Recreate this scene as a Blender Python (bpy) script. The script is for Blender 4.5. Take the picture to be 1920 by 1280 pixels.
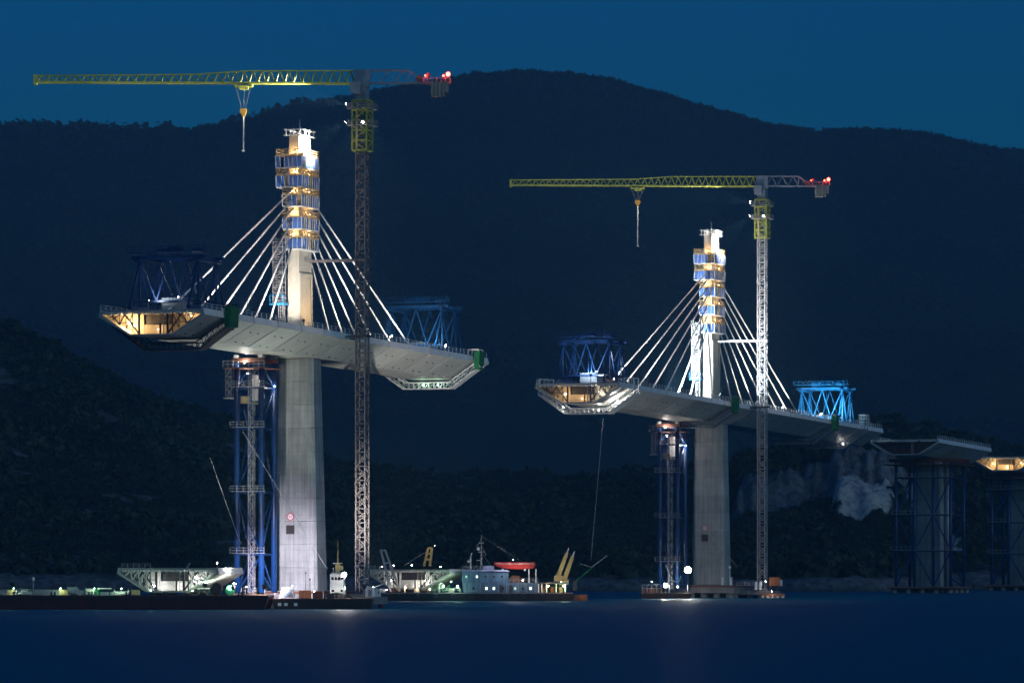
import bpy, math, random
import numpy as np
from mathutils import Vector, Matrix

for o in list(bpy.data.objects):
    bpy.data.objects.remove(o)
SC = bpy.context.scene
COL = SC.collection
R = math.radians
random.seed(7)
rng = np.random.default_rng(11)

# ------------------------------------------------------------------ camera
FPX = 7817.0            # focal length in pixels of a 1920 px wide frame
CAM_H = 8.9             # eye height above the water
HORIZON = 1060.0        # row of the horizon in that frame
cam_data = bpy.data.cameras.new('camera')
cam = bpy.data.objects.new('camera', cam_data)
COL.objects.link(cam)
cam.location = (0, 0, CAM_H)
cam.rotation_euler = (R(90), 0, 0)
cam_data.sensor_width = 36
cam_data.lens = 36 * FPX / 1920
cam_data.shift_y = (HORIZON - 640) / 1920
cam_data.clip_start = 1
cam_data.clip_end = 20000
SC.camera = cam

# ------------------------------------------------------------------ sky at dusk
w = bpy.data.worlds.new('World')
SC.world = w
w.use_nodes = True
wn, wl = w.node_tree.nodes, w.node_tree.links
for n in list(wn):
    wn.remove(n)
sky = wn.new('ShaderNodeTexSky')
sky.sky_type = 'NISHITA'
sky.sun_disc = False
sky.sun_elevation = R(3.0)
sky.sun_rotation = R(150)       # the sun went down behind the camera
sky.air_density = 1.0
sky.dust_density = 0.3
sky.ozone_density = 6.0
tint = wn.new('ShaderNodeMixRGB')
tint.blend_type = 'MULTIPLY'
tint.inputs[0].default_value = 1.0
tint.inputs[2].default_value = (0.015, 0.86, 1.04, 1)
bg = wn.new('ShaderNodeBackground')
bg.inputs['Strength'].default_value = 0.115
wo = wn.new('ShaderNodeOutputWorld')
wl.new(sky.outputs[0], tint.inputs[1])
wl.new(tint.outputs[0], bg.inputs[0])
wl.new(bg.outputs[0], wo.inputs[0])

# afterglow of the sun that has set behind the camera
sun_data = bpy.data.lights.new('sun', 'SUN')
sun_data.energy = 0.65
sun_data.angle = R(50)
sun_data.color = (0.58, 0.82, 1.0)
sun = bpy.data.objects.new('sun', sun_data)
COL.objects.link(sun)
sun.rotation_euler = (R(79), 0, R(42))

# ------------------------------------------------------------------ render settings
vs = SC.view_settings
vs.view_transform = 'Standard'
vs.look = 'None'
vs.exposure = 0.0
vs.gamma = 1.0
vs.use_curve_mapping = False
cy = SC.cycles
cy.use_denoising = True
cy.denoiser = 'OPENIMAGEDENOISE'
cy.max_bounces = 5
cy.diffuse_bounces = 3
cy.glossy_bounces = 2
cy.transmission_bounces = 2
cy.volume_bounces = 0
cy.use_light_tree = True
cy.sample_clamp_indirect = 4.0
cy.use_adaptive_sampling = True
cy.adaptive_threshold = 0.015
cy.caustics_reflective = False
cy.caustics_refractive = False
SC.render.film_transparent = False

# ------------------------------------------------------------------ helpers
def at(px, py, D):
    """point D metres ahead of the camera that the photograph shows at px, py"""
    return Vector(((px - 960) / FPX * D, D, CAM_H + (HORIZON - py) / FPX * D))

def sl(D):
    return D / FPX

C1X, C1D = -45.2, 888.0                 # nearer pylon
THETA = math.atan2(-0.353, 0.9356)      # heading of the bridge
AX = Vector((0.353, 0.9356, 0.0))       # along the bridge, away from the camera
NX = Vector((0.9356, -0.353, 0.0))      # across, towards the side we see
T2 = 284.3                              # the farther pylon, metres along the bridge
GRADE = -0.0172
DECK_Z = 57.9

def deck_z(t):
    return DECK_Z + GRADE * t

def BR(t, u, z):
    return Vector((C1X, C1D, 0)) + AX * t + NX * u + Vector((0, 0, z))

def new_mat(name, col, rough=0.7, metal=0.0, var=0.25, scale=0.6, bump=0.0, bscale=4.0, streak=0.0, col2=None, zs=None):
    """painted or cast surface: base colour broken up by two noises, optional rain streaks and fine relief"""
    m = bpy.data.materials.new(name)
    m.use_nodes = True
    nt = m.node_tree
    N, L = nt.nodes, nt.links
    b = N['Principled BSDF']
    b.inputs['Roughness'].default_value = rough
    b.inputs['Metallic'].default_value = metal
    tc = N.new('ShaderNodeTexCoord')
    n1 = N.new('ShaderNodeTexNoise')
    n1.inputs['Scale'].default_value = scale
    n1.inputs['Detail'].default_value = 6
    n1.inputs['Roughness'].default_value = 0.65
    if zs:
        mz = N.new('ShaderNodeMapping')
        mz.inputs['Scale'].default_value = zs
        L.new(tc.outputs['Object'], mz.inputs[0])
        L.new(mz.outputs[0], n1.inputs['Vector'])
    else:
        L.new(tc.outputs['Object'], n1.inputs['Vector'])
    ramp = N.new('ShaderNodeValToRGB')
    ramp.color_ramp.elements[0].position = 0.3
    ramp.color_ramp.elements[1].position = 0.72
    d = col2 or tuple(c * (1 - var) for c in col)
    e = tuple(min(1, c * (1 + var * 0.5)) for c in col)
    ramp.color_ramp.elements[0].color = (*d, 1)
    ramp.color_ramp.elements[1].color = (*e, 1)
    L.new(n1.outputs['Fac'], ramp.inputs[0])
    out = ramp.outputs[0]
    if streak > 0:
        mp = N.new('ShaderNodeMapping')
        mp.inputs['Scale'].default_value = (1.0, 1.0, 0.05)
        L.new(tc.outputs['Object'], mp.inputs[0])
        n2 = N.new('ShaderNodeTexNoise')
        n2.inputs['Scale'].default_value = 1.4
        n2.inputs['Detail'].default_value = 4
        L.new(mp.outputs[0], n2.inputs['Vector'])
        r2 = N.new('ShaderNodeValToRGB')
        r2.color_ramp.elements[0].position = 0.35
        r2.color_ramp.elements[1].position = 0.6
        r2.color_ramp.elements[0].color = (1 - streak, 1 - streak, 1 - streak, 1)
        L.new(n2.outputs['Fac'], r2.inputs[0])
        mx = N.new('ShaderNodeMixRGB')
        mx.blend_type = 'MULTIPLY'
        mx.inputs[0].default_value = 1
        L.new(out, mx.inputs[1])
        L.new(r2.outputs[0], mx.inputs[2])
        out = mx.outputs[0]
    L.new(out, b.inputs['Base Color'])
    if bump > 0:
        n3 = N.new('ShaderNodeTexNoise')
        n3.inputs['Scale'].default_value = bscale
        n3.inputs['Detail'].default_value = 5
        L.new(tc.outputs['Object'], n3.inputs['Vector'])
        bp = N.new('ShaderNodeBump')
        bp.inputs['Strength'].default_value = bump
        bp.inputs['Distance'].default_value = 0.2
        L.new(n3.outputs['Fac'], bp.inputs['Height'])
        L.new(bp.outputs[0], b.inputs['Normal'])
    return m

def emit_mat(name, col, strength):
    m = bpy.data.materials.new(name)
    m.use_nodes = True
    b = m.node_tree.nodes['Principled BSDF']
    b.inputs['Base Color'].default_value = (*col, 1)
    b.inputs['Emission Color'].default_value = (*col, 1)
    b.inputs['Emission Strength'].default_value = strength
    return m

def tag(o, label, cat, group=None):
    o['label'] = label
    o['category'] = cat
    if group:
        o['group'] = group
    return o

def thing(name, label, cat, loc=(0, 0, 0), rz=0.0, group=None):
    o = bpy.data.objects.new(name, None)
    o.empty_display_size = 0.5
    COL.objects.link(o)
    o.location = loc
    o.rotation_euler = (0, 0, rz)
    return tag(o, label, cat, group)

def bthing(name, label, cat, t, u, z, group=None):
    """a thing set square to the bridge: local x across, y along, z up"""
    return thing(name, label, cat, BR(t, u, z), THETA, group)

def put(name, me, parent=None, loc=None):
    o = bpy.data.objects.new(name, me)
    COL.objects.link(o)
    if parent is not None:
        o.parent = parent
    if loc is not None:
        o.location = loc
    return o

class MB:
    """collects simple solids and links them as one mesh"""
    def __init__(s):
        s.v = []
        s.f = []

    def add(s, vs_, fs_):
        k = len(s.v)
        s.v += [tuple(p) for p in vs_]
        s.f += [tuple(i + k for i in f) for f in fs_]
        return s

    def box(s, c, d, rz=0.0):
        x, y, z = (d[0] / 2, d[1] / 2, d[2] / 2)
        ca, sa = math.cos(rz), math.sin(rz)
        P = []
        for dz in (-z, z):
            for dx, dy in ((-x, -y), (x, -y), (x, y), (-x, y)):
                P.append((c[0] + dx * ca - dy * sa, c[1] + dx * sa + dy * ca, c[2] + dz))
        return s.add(P, [(3, 2, 1, 0), (4, 5, 6, 7), (0, 1, 5, 4), (1, 2, 6, 5), (2, 3, 7, 6), (3, 0, 4, 7)])

    def b2(s, x0, x1, y0, y1, z0, z1):
        return s.box(((x0 + x1) / 2, (y0 + y1) / 2, (z0 + z1) / 2), (abs(x1 - x0), abs(y1 - y0), abs(z1 - z0)))

    def tube(s, p, q, r, r2=None, n=6, cap=True):
        p, q = Vector(p), Vector(q)
        r2 = r if r2 is None else r2
        d = q - p
        if d.length < 1e-6:
            return s
        d.normalize()
        h = Vector((0, 0, 1)) if abs(d.z) < 0.95 else Vector((1, 0, 0))
        a = d.cross(h).normalized()
        b = d.cross(a).normalized()
        P = []
        for c, rr in ((p, r), (q, r2)):
            for i in range(n):
                t = 2 * math.pi * (i + 0.5) / n
                P.append(c + a * (rr * math.cos(t)) + b * (rr * math.sin(t)))
        F = [(i, i + n, (i + 1) % n + n, (i + 1) % n) for i in range(n)]
        if cap:
            F.append(tuple(range(n)))
            F.append(tuple(range(2 * n - 1, n - 1, -1)))
        return s.add(P, F)

    def bar(s, p, q, wd):
        return s.tube(p, q, wd * 0.707, n=4)

    def prism(s, poly, axis, a0, a1):
        """poly: points of the section in the other two axes, extruded along axis from a0 to a1"""
        n = len(poly)
        P = []
        for a in (a0, a1):
            for (p, q) in poly:
                P.append({'x': (a, p, q), 'y': (p, a, q), 'z': (p, q, a)}[axis])
        F = [(i, (i + 1) % n, (i + 1) % n + n, i + n) for i in range(n)]
        F += [tuple(range(n - 1, -1, -1)), tuple(range(n, 2 * n))]
        return s.add(P, F)

    def rings(s, rs, cap=True):
        """rs: list of rings of equal length"""
        n = len(rs[0])
        P = [p for r in rs for p in r]
        F = []
        for k in range(len(rs) - 1):
            for i in range(n):
                j = (i + 1) % n
                F.append((k * n + i, k * n + j, (k + 1) * n + j, (k + 1) * n + i))
        if cap:
            F.append(tuple(range(n - 1, -1, -1)))
            F.append(tuple(range((len(rs) - 1) * n, len(rs) * n)))
        return s.add(P, F)

    def mesh(s, name, mat, smooth=False):
        me = bpy.data.meshes.new(name)
        me.from_pydata(s.v, [], s.f)
        me.update()
        import bmesh
        bm = bmesh.new()
        bm.from_mesh(me)
        bmesh.ops.recalc_face_normals(bm, faces=bm.faces)
        bm.to_mesh(me)
        bm.free()
        if mat:
            me.materials.append(mat)
        if smooth:
            for p in me.polygons:
                p.use_smooth = True
        return me

    def build(s, name, mat, parent=None, loc=None, smooth=False):
        return put(name, s.mesh(name, mat, smooth), parent, loc)

def copy_tree(o, parent=None):
    c = o.copy()
    COL.objects.link(c)
    c.parent = parent
    for ch in list(o.children):
        copy_tree(ch, c)
    return c

# ------------------------------------------------------------------ materials
M = {}
M['concrete'] = new_mat('concrete', (0.40, 0.40, 0.38), 0.85, var=0.18, scale=0.25, bump=0.25, bscale=3, streak=0.14)
M['pylon'] = new_mat('pylon_concrete', (0.46, 0.42, 0.35), 0.85, var=0.15, scale=0.5, bump=0.2, bscale=3, streak=0.1)
M['deck'] = new_mat('deck_paint', (0.42, 0.43, 0.40), 0.55, var=0.14, scale=0.3, streak=0.0)
M['fascia'] = new_mat('fascia_paint', (0.80, 0.79, 0.77), 0.5, var=0.14, scale=0.5, streak=0.12)
M['joint'] = new_mat('joint_dark', (0.03, 0.026, 0.022), 0.9)
M['primer'] = new_mat('primer_steel', (0.42, 0.37, 0.28), 0.6, var=0.25, scale=0.8)
M['blue'] = new_mat('blue_steel', (0.008, 0.043, 0.155), 0.4, var=0.35, scale=0.8, streak=0.2)
M['cyan'] = new_mat('light_blue_steel', (0.03, 0.27, 0.55), 0.45, var=0.25, scale=0.8)
M['net'] = new_mat('blue_net', (0.075, 0.17, 0.46), 0.8, scale=1.0, col2=(0.010, 0.045, 0.22), zs=(2.2, 2.2, 0.35))
M['dimblue'] = new_mat('dimmed_blue_steel', (0.015, 0.11, 0.27), 0.45, var=0.3, scale=0.8)  # darker blue stands in for the dimmer light on one derrick
M['mast'] = new_mat('dimmed_mast_steel', (0.17, 0.15, 0.15), 0.5, metal=0.2, var=0.35, scale=1.0)
M['lime'] = new_mat('lime_paint', (0.42, 0.45, 0.085), 0.45, var=0.35, scale=0.9)
M['galv'] = new_mat('galvanised_steel', (0.42, 0.40, 0.40), 0.45, metal=0.3, var=0.3, scale=1.0)
M['grey'] = new_mat('grey_paint', (0.22, 0.25, 0.30), 0.5, var=0.25)
M['white'] = new_mat('white_paint', (0.76, 0.76, 0.74), 0.45, var=0.12, scale=1.0)
M['cable'] = new_mat('cable_sheath', (0.78, 0.77, 0.76), 0.4, var=0.06, scale=0.3)
M['wood'] = new_mat('formwork_timber', (0.42, 0.30, 0.16), 0.8, var=0.4, scale=1.5)
M['rust'] = new_mat('rusty_steel', (0.16, 0.055, 0.03), 0.85, var=0.5, scale=0.8, bump=0.2)
M['hull'] = new_mat('dark_red_hull', (0.085, 0.016, 0.02), 0.6, var=0.6, scale=0.3, streak=0.45)
M['black'] = new_mat('black_hull', (0.014, 0.015, 0.02), 0.65, scale=0.5, streak=0.4, col2=(0.05, 0.022, 0.012))
M['dark'] = new_mat('dark_steel', (0.04, 0.042, 0.05), 0.6, var=0.4)
M['green'] = new_mat('green_net', (0.008, 0.16, 0.055), 0.85, var=0.4, scale=1.6, bump=0.3)
M['shipblue'] = new_mat('ship_blue_paint', (0.11, 0.20, 0.33), 0.5, var=0.35, scale=0.5, streak=0.45)
M['shiproof'] = new_mat('ship_lilac_paint', (0.35, 0.37, 0.55), 0.5, var=0.15)
M['yellow'] = new_mat('cream_yellow_paint', (0.55, 0.42, 0.16), 0.5, var=0.25, scale=1.2)
M['hook'] = new_mat('hook_orange', (0.70, 0.36, 0.05), 0.45, var=0.3, scale=2)
M['orange'] = new_mat('container_orange', (0.50, 0.16, 0.05), 0.6, var=0.35, scale=0.8, streak=0.2)
M['red'] = new_mat('red_lit_canvas', (0.62, 0.05, 0.04), 0.6, var=0.3, scale=1.5)  # the red of lamp light is put into the canvas colour
M['redsign'] = new_mat('sign_red', (0.55, 0.05, 0.04), 0.5)
M['rope'] = new_mat('steel_rope', (0.45, 0.43, 0.40), 0.5, var=0.2)
M['glass'] = new_mat('dark_glass', (0.01, 0.012, 0.016), 0.12)
M['pile'] = new_mat('pile_concrete', (0.28, 0.26, 0.25), 0.9, var=0.35, scale=0.4, bump=0.4, streak=0.3)
M['e_white'] = emit_mat('lamp_white', (1.0, 0.97, 0.92), 60)
M['e_warm'] = emit_mat('lamp_warm', (1.0, 0.74, 0.42), 40)
M['e_red'] = emit_mat('lamp_red', (1.0, 0.05, 0.03), 30)
M['e_green'] = emit_mat('lamp_greenish', (0.70, 1.0, 0.72), 40)
M['e_window'] = emit_mat('lit_window', (0.95, 1.0, 0.95), 3)
M['e_dim'] = emit_mat('dim_window', (0.5, 0.8, 0.65), 0.5)
M['e_cyan'] = emit_mat('lamp_cyan', (0.55, 0.85, 1.0), 40)

def tone_by_object(m, lo, hi):
    nt_ = m.node_tree
    b_ = nt_.nodes['Principled BSDF']
    src_ = b_.inputs['Base Color'].links[0].from_socket
    oi = nt_.nodes.new('ShaderNodeObjectInfo')
    mr = nt_.nodes.new('ShaderNodeMapRange')
    mr.inputs['To Min'].default_value = lo
    mr.inputs['To Max'].default_value = hi
    mx_ = nt_.nodes.new('ShaderNodeMixRGB')
    mx_.blend_type = 'MULTIPLY'
    mx_.inputs[0].default_value = 1
    nt_.links.new(oi.outputs['Random'], mr.inputs['Value'])
    nt_.links.new(src_, mx_.inputs[1])
    nt_.links.new(mr.outputs[0], mx_.inputs[2])
    nt_.links.new(mx_.outputs[0], b_.inputs['Base Color'])
tone_by_object(M['deck'], 0.84, 1.1)
tone_by_object(M['net'], 0.45, 1.35)
tone_by_object(M['fascia'], 0.86, 1.05)

LCOL = {'white': (1.0, 0.95, 0.88), 'warm': (1.0, 0.68, 0.36), 'red': (1.0, 0.04, 0.03),
        'green': (0.62, 1.0, 0.66), 'mint': (0.93, 1.0, 0.90), 'pale': (1.0, 0.84, 0.74), 'amber': (1.0, 0.60, 0.25), 'cyan': (0.45, 0.80, 1.0), 'lilac': (0.86, 0.82, 1.0), 'cool': (0.80, 0.92, 1.0)}
LMAT = {'white': 'e_white', 'warm': 'e_warm', 'red': 'e_red', 'green': 'e_green', 'mint': 'e_white', 'pale': 'e_white', 'amber': 'e_warm', 'cyan': 'e_cyan', 'lilac': 'e_white', 'cool': 'e_white'}

def lamp(label, pos, aim, power, col='white', angle=70, size=0.5, post=0.0, name='floodlight', group=None, blend=0.6, heads=((0, 0),)):
    """a floodlight: housing, bright front glass, bracket or post, and its own light"""
    pos, aim = Vector(pos), Vector(aim)
    root = thing(name, label, 'lamp', pos, 0, group)
    d = (aim - pos).normalized()
    rot = d.to_track_quat('-Z', 'Y').to_matrix()
    def tr(mb):
        mb.v = [tuple(rot @ Vector(p)) for p in mb.v]
        return mb
    cir = [(math.cos(k * math.pi / 16), math.sin(k * math.pi / 16)) for k in range(32)]
    for hx, hy in heads:
        h = MB().rings([[((x * a + hx) * size, (y * a + hy) * size, z) for x, y in cir] for a, z in ((0.45, size * 0.9), (0.95, size * 0.35), (1.05, 0.0))])
        tr(h).build('housing', M['dark'], root)
        tr(MB().rings([[((x * a + hx) * size, (y * a + hy) * size, z) for x, y in cir] for a, z in ((0.92, -0.01), (0.8, -0.07))])).build('lens', M[LMAT[col]], root)
    if len(heads) > 1:
        tr(MB().b2(-2.2 * size, 2.2 * size, -0.12, 0.12, 0.3, 0.5)).build('head_bar', M['galv'], root)
    if post > 0:
        MB().tube((0, 0, -post), (0, 0, -size * 0.3), 0.09).build('post', M['galv'], root)
    else:
        MB().bar((0, 0, 0), tuple(-d * size * 1.6 + Vector((0, 0, -size))), 0.1).build('bracket', M['galv'], root)
    ld = bpy.data.lights.new('flood_beam', 'SPOT')
    ld.energy = power
    ld.color = LCOL[col]
    ld.spot_size = R(angle)
    ld.spot_blend = blend
    ld.shadow_soft_size = size * 0.6
    lo = bpy.data.objects.new('flood_beam', ld)
    COL.objects.link(lo)
    lo.parent = root
    lo.location = d * 0.12
    lo.rotation_euler = d.to_track_quat('-Z', 'Y').to_euler()
    return root

def bulb(label, pos, power, col='warm', r=0.22, name='work_lamp', group=None):
    """a caged site bulb that shines all round"""
    r = r * 0.65
    root = thing(name, label, 'lamp', pos, 0, group)
    g = MB().rings([[(r * math.sin(a) * math.cos(k * math.pi / 4), r * math.sin(a) * math.sin(k * math.pi / 4), -r * math.cos(a))
                     for k in range(8)] for a in (0.3, 1.0, 1.6, 2.2, 2.8)])
    g.build('bulb', M[LMAT[col]], root, smooth=True)
    MB().tube((0, 0, r * 0.9), (0, 0, r * 2.0), r * 0.5, r * 0.3, n=8).build('socket', M['dark'], root)
    ld = bpy.data.lights.new('bulb_light', 'POINT')
    ld.energy = power
    ld.color = LCOL[col]
    ld.shadow_soft_size = r * 1.15
    lo = bpy.data.objects.new('bulb_light', ld)
    COL.objects.link(lo)
    lo.parent = root
    return root
# ================================================================== SETTING
def vnoise(x, y, seed=0):
    """smooth value noise, numpy"""
    xi, yi = np.floor(x).astype(int), np.floor(y).astype(int)
    xf, yf = x - xi, y - yi
    def h(a, b):
        n = (a * 374761393 + b * 668265263 + seed * 1442695041) & 0x7fffffff
        n = (n ^ (n >> 13)) * 1274126177 & 0x7fffffff
        return ((n ^ (n >> 16)) & 0xffff) / 65535.0
    u, v = xf * xf * (3 - 2 * xf), yf * yf * (3 - 2 * yf)
    return (h(xi, yi) * (1 - u) + h(xi + 1, yi) * u) * (1 - v) + (h(xi, yi + 1) * (1 - u) + h(xi + 1, yi + 1) * u) * v

def fbm(x, y, seed=0, o=4):
    r, a = 0, 0.5
    for k in range(o):
        r = r + a * (vnoise(x * 2 ** k, y * 2 ** k, seed + k) - 0.5)
        a *= 0.5
    return r

def structure(o):
    o['kind'] = 'structure'
    return o

# --- water
mw = bpy.data.materials.new('sea_water')
mw.use_nodes = True
nt = mw.node_tree
b = nt.nodes['Principled BSDF']
b.inputs['Base Color'].default_value = (0.0, 0.125, 0.21, 1)
b.inputs['Roughness'].default_value = 0.55
b.inputs['Specular IOR Level'].default_value = 0.13
b.inputs['Specular Tint'].default_value = (0.25, 0.72, 1.0, 1)
b.inputs['IOR'].default_value = 1.33
tc = nt.nodes.new('ShaderNodeTexCoord')
mp = nt.nodes.new('ShaderNodeMapping')
mp.inputs['Scale'].default_value = (0.05, 0.16, 1)
n1 = nt.nodes.new('ShaderNodeTexNoise')
n1.inputs['Scale'].default_value = 1.0
n1.inputs['Detail'].default_value = 5
bp = nt.nodes.new('ShaderNodeBump')
bp.inputs['Strength'].default_value = 0.8
bp.inputs['Distance'].default_value = 1.4
nt.links.new(tc.outputs['Object'], mp.inputs[0])
nt.links.new(mp.outputs[0], n1.inputs['Vector'])
mp2 = nt.nodes.new('ShaderNodeMapping')
mp2.inputs['Scale'].default_value = (0.5, 1.1, 1)
n2 = nt.nodes.new('ShaderNodeTexNoise')
n2.inputs['Scale'].default_value = 1.0
n2.inputs['Detail'].default_value = 4
am = nt.nodes.new('ShaderNodeMath')
am.operation = 'MULTIPLY_ADD'
am.inputs[1].default_value = 0.18
nt.links.new(tc.outputs['Object'], mp2.inputs[0])
nt.links.new(mp2.outputs[0], n2.inputs['Vector'])
nt.links.new(n2.outputs['Fac'], am.inputs[0])
nt.links.new(n1.outputs['Fac'], am.inputs[2])
nt.links.new(am.outputs[0], bp.inputs['Height'])
nt.links.new(bp.outputs[0], b.inputs['Normal'])
structure(MB().add([(-1700, -60, 0), (1700, -60, 0), (1700, 5200, 0), (-1700, 5200, 0)], [(0, 1, 2, 3)]).build('sea_water', mw))

# --- terrain material: dark scrub soil, bare rock and pale scree where the ground is bare
def ground_mat(name, soil, rock, scree):
    m = bpy.data.materials.new(name)
    m.use_nodes = True
    N, L = m.node_tree.nodes, m.node_tree.links
    b = N['Principled BSDF']
    b.inputs['Roughness'].default_value = 0.95
    b.inputs['Specular IOR Level'].default_value = 0.1
    tc = N.new('ShaderNodeTexCoord')
    n1 = N.new('ShaderNodeTexNoise')
    n1.inputs['Scale'].default_value = 0.05
    n1.inputs['Detail'].default_value = 8
    L.new(tc.outputs['Object'], n1.inputs['Vector'])
    r1 = N.new('ShaderNodeValToRGB')
    r1.color_ramp.elements[0].position, r1.color_ramp.elements[1].position = 0.35, 0.7
    r1.color_ramp.elements[0].color = (*[c * 0.6 for c in soil], 1)
    r1.color_ramp.elements[1].color = (*[c * 1.3 for c in soil], 1)
    L.new(n1.outputs['Fac'], r1.inputs[0])
    mp = N.new('ShaderNodeMapping')
    mp.inputs['Scale'].default_value = (0.35, 0.35, 0.08)
    L.new(tc.outputs['Object'], mp.inputs[0])
    n2 = N.new('ShaderNodeTexNoise')
    n2.inputs['Scale'].default_value = 1.0
    n2.inputs['Detail'].default_value = 8
    n2.inputs['Roughness'].default_value = 0.7
    L.new(mp.outputs[0], n2.inputs['Vector'])
    r2 = N.new('ShaderNodeValToRGB')
    r2.color_ramp.elements[0].position, r2.color_ramp.elements[1].position = 0.38, 0.6
    r2.color_ramp.elements[0].color = (*[c * 0.35 for c in rock], 1)
    r2.color_ramp.elements[1].color = (*rock, 1)
    L.new(n2.outputs['Fac'], r2.inputs[0])
    a = N.new('ShaderNodeAttribute')
    a.attribute_name = 'rock'
    a2 = N.new('ShaderNodeAttribute')
    a2.attribute_name = 'scree'
    x1 = N.new('ShaderNodeMixRGB')
    x2 = N.new('ShaderNodeMixRGB')
    L.new(a.outputs['Fac'], x1.inputs[0])
    L.new(r1.outputs[0], x1.inputs[1])
    L.new(r2.outputs[0], x1.inputs[2])
    L.new(a2.outputs['Fac'], x2.inputs[0])
    L.new(x1.outputs[0], x2.inputs[1])
    n4 = N.new('ShaderNodeTexNoise')
    n4.inputs['Scale'].default_value = 0.35
    n4.inputs['Detail'].default_value = 8
    L.new(tc.outputs['Object'], n4.inputs['Vector'])
    r4 = N.new('ShaderNodeValToRGB')
    r4.color_ramp.elements[0].position, r4.color_ramp.elements[1].position = 0.36, 0.5
    r4.color_ramp.elements[0].color = (*[c * 0.55 for c in scree], 1)
    r4.color_ramp.elements[1].color = (*scree, 1)
    L.new(n4.outputs['Fac'], r4.inputs[0])
    L.new(r4.outputs[0], x2.inputs[2])
    L.new(x2.outputs[0], b.inputs['Base Color'])
    bp = N.new('ShaderNodeBump')
    bp.inputs['Strength'].default_value = 0.9
    bp.inputs['Distance'].default_value = 2.0
    L.new(n2.outputs['Fac'], bp.inputs['Height'])
    L.new(bp.outputs[0], b.inputs['Normal'])
    return m

def grid_mesh(name, xs, ys, Z, mat, rock=None, scree=None):
    nx, ny = len(xs), len(ys)
    XX, YY = np.meshgrid(xs, ys)
    V = np.stack([XX.ravel(), YY.ravel(), Z.ravel()], 1)
    i = np.arange(nx * ny).reshape(ny, nx)
    F = np.stack([i[:-1, :-1].ravel(), i[:-1, 1:].ravel(), i[1:, 1:].ravel(), i[1:, :-1].ravel()], 1)
    me = bpy.data.meshes.new(name)
    me.from_pydata(V.tolist(), [], F.tolist())
    for nm, A in (('rock', rock), ('scree', scree)):
        at_ = me.attributes.new(nm, 'FLOAT', 'POINT')
        at_.data.foreach_set('value', (A if A is not None else np.zeros(nx * ny)).ravel().astype(np.float32))
    me.materials.append(mat)
    me.polygons.foreach_set('use_smooth', [True] * len(me.polygons))
    me.update()
    return structure(put(name, me))

def sstep(a, b, x):
    t = np.clip((x - a) / (b - a), 0, 1)
    return t * t * (3 - 2 * t)

# far mountain: ridge about 3.6 km away
RID = [(-2600, 420), (-1400, 330), (-600, 262), (-200, 240), (0, 236), (60, 231), (130, 231), (210, 239), (300, 247), (400, 238), (470, 222),
       (530, 205), (640, 181), (700, 166), (760, 152), (860, 134), (940, 125), (990, 122), (1060, 128), (1150, 141), (1250, 170), (1340, 195),
       (1440, 222), (1540, 237), (1600, 232), (1700, 234), (1780, 247), (1850, 264), (1920, 274), (2200, 330), (2800, 420), (4200, 520)]
FAR = 6000.0
KF = FAR / 3600.0
xs = KF * np.concatenate([np.arange(-1640, -500, 30), np.arange(-500, 500, 5.0), np.arange(500, 1641, 30)])
ys = KF * np.concatenate([np.arange(2250, 3500, 14.0), np.arange(3500, 3720, 8.0), np.arange(3720, 4240, 40)])
XX, YY = np.meshgrid(xs, ys)
ridge_px = 960 + XX / FAR * FPX
ridge_h = CAM_H + (HORIZON - np.interp(ridge_px, [p[0] for p in RID], [p[1] for p in RID])) / FPX * FAR
def far_shape(Y):
    v = np.clip((Y - 2300 * KF) / (FAR - 2300 * KF), 0, 1)
    back = np.clip((Y - FAR) / (600 * KF), 0, 1)
    return (0.12 + 0.88 * v ** 1.15) * (v > 0) * (1 - back ** 1.4 * 0.7)
FZ = (ridge_h - 10) * far_shape(YY) - 8 * (YY < 2310 * KF)
FZ = FZ + (fbm(XX / 350, YY / 350, 3) * 150 * np.clip((FAR - YY) / 1100, 0, 1) + fbm(XX / 110, YY / 110, 9) * 40 * np.clip((FAR - YY) / 500, 0.25, 1))
M['far_ground'] = ground_mat('mountain_scrub', (0.016, 0.034, 0.022), (0.2, 0.2, 0.2), (0.4, 0.4, 0.38))
grid_mesh('mountain', xs, ys, FZ, M['far_ground'])

# near shore: hill rising from the left edge, low saddle, quarry bench on the right
NEAR = 2000.0
NRD = [(-2400, 240), (-1000, 330), (-300, 480), (0, 583), (100, 628), (200, 676), (300, 722), (440, 787), (620, 850), (800, 872), (1000, 878), (1200, 868),
       (1400, 848), (1500, 812), (1600, 778), (1700, 778), (1800, 797), (1920, 830), (2300, 840), (3200, 700), (4400, 650)]
xs2 = np.concatenate([np.arange(-640, 70, 5.0), np.arange(70, 185, 1.3), np.arange(185, 760, 5.0)])
ys2 = np.concatenate([np.arange(1400, 1560, 3.0), np.arange(1560, 1720, 1.5), np.arange(1720, 1800, 4.0), np.arange(1800, 2300, 10)])
XX2, YY2 = np.meshgrid(xs2, ys2)
px2 = 960 + XX2 / YY2 * FPX
def shore_y(X):
    return 1438 + 26 * fbm(X / 90, X * 0 + 3.3, 5) + 10 * fbm(X / 20, X * 0 + 1.7, 8) + 85 * sstep(120, 168, X)
SH = shore_y(XX2)
rh = CAM_H + (HORIZON - np.interp(960 + XX2 / NEAR * FPX, [p[0] for p in NRD], [p[1] for p in NRD])) / FPX * NEAR
v2 = np.clip((YY2 - SH) / (NEAR - SH), 0, 1)
back2 = np.clip((YY2 - NEAR) / 300, 0, 1)
NZ = (rh - 6) * (v2 ** 0.95) * (1 - 0.6 * back2)
cl = sstep(1355, 1400, px2) * (1 - sstep(1690, 1800, px2))         # quarry face
wob = 30 * fbm(px2 / 40, YY2 * 0, 21)
cliff = sstep(1640, 1668, YY2 + wob) * cl
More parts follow.
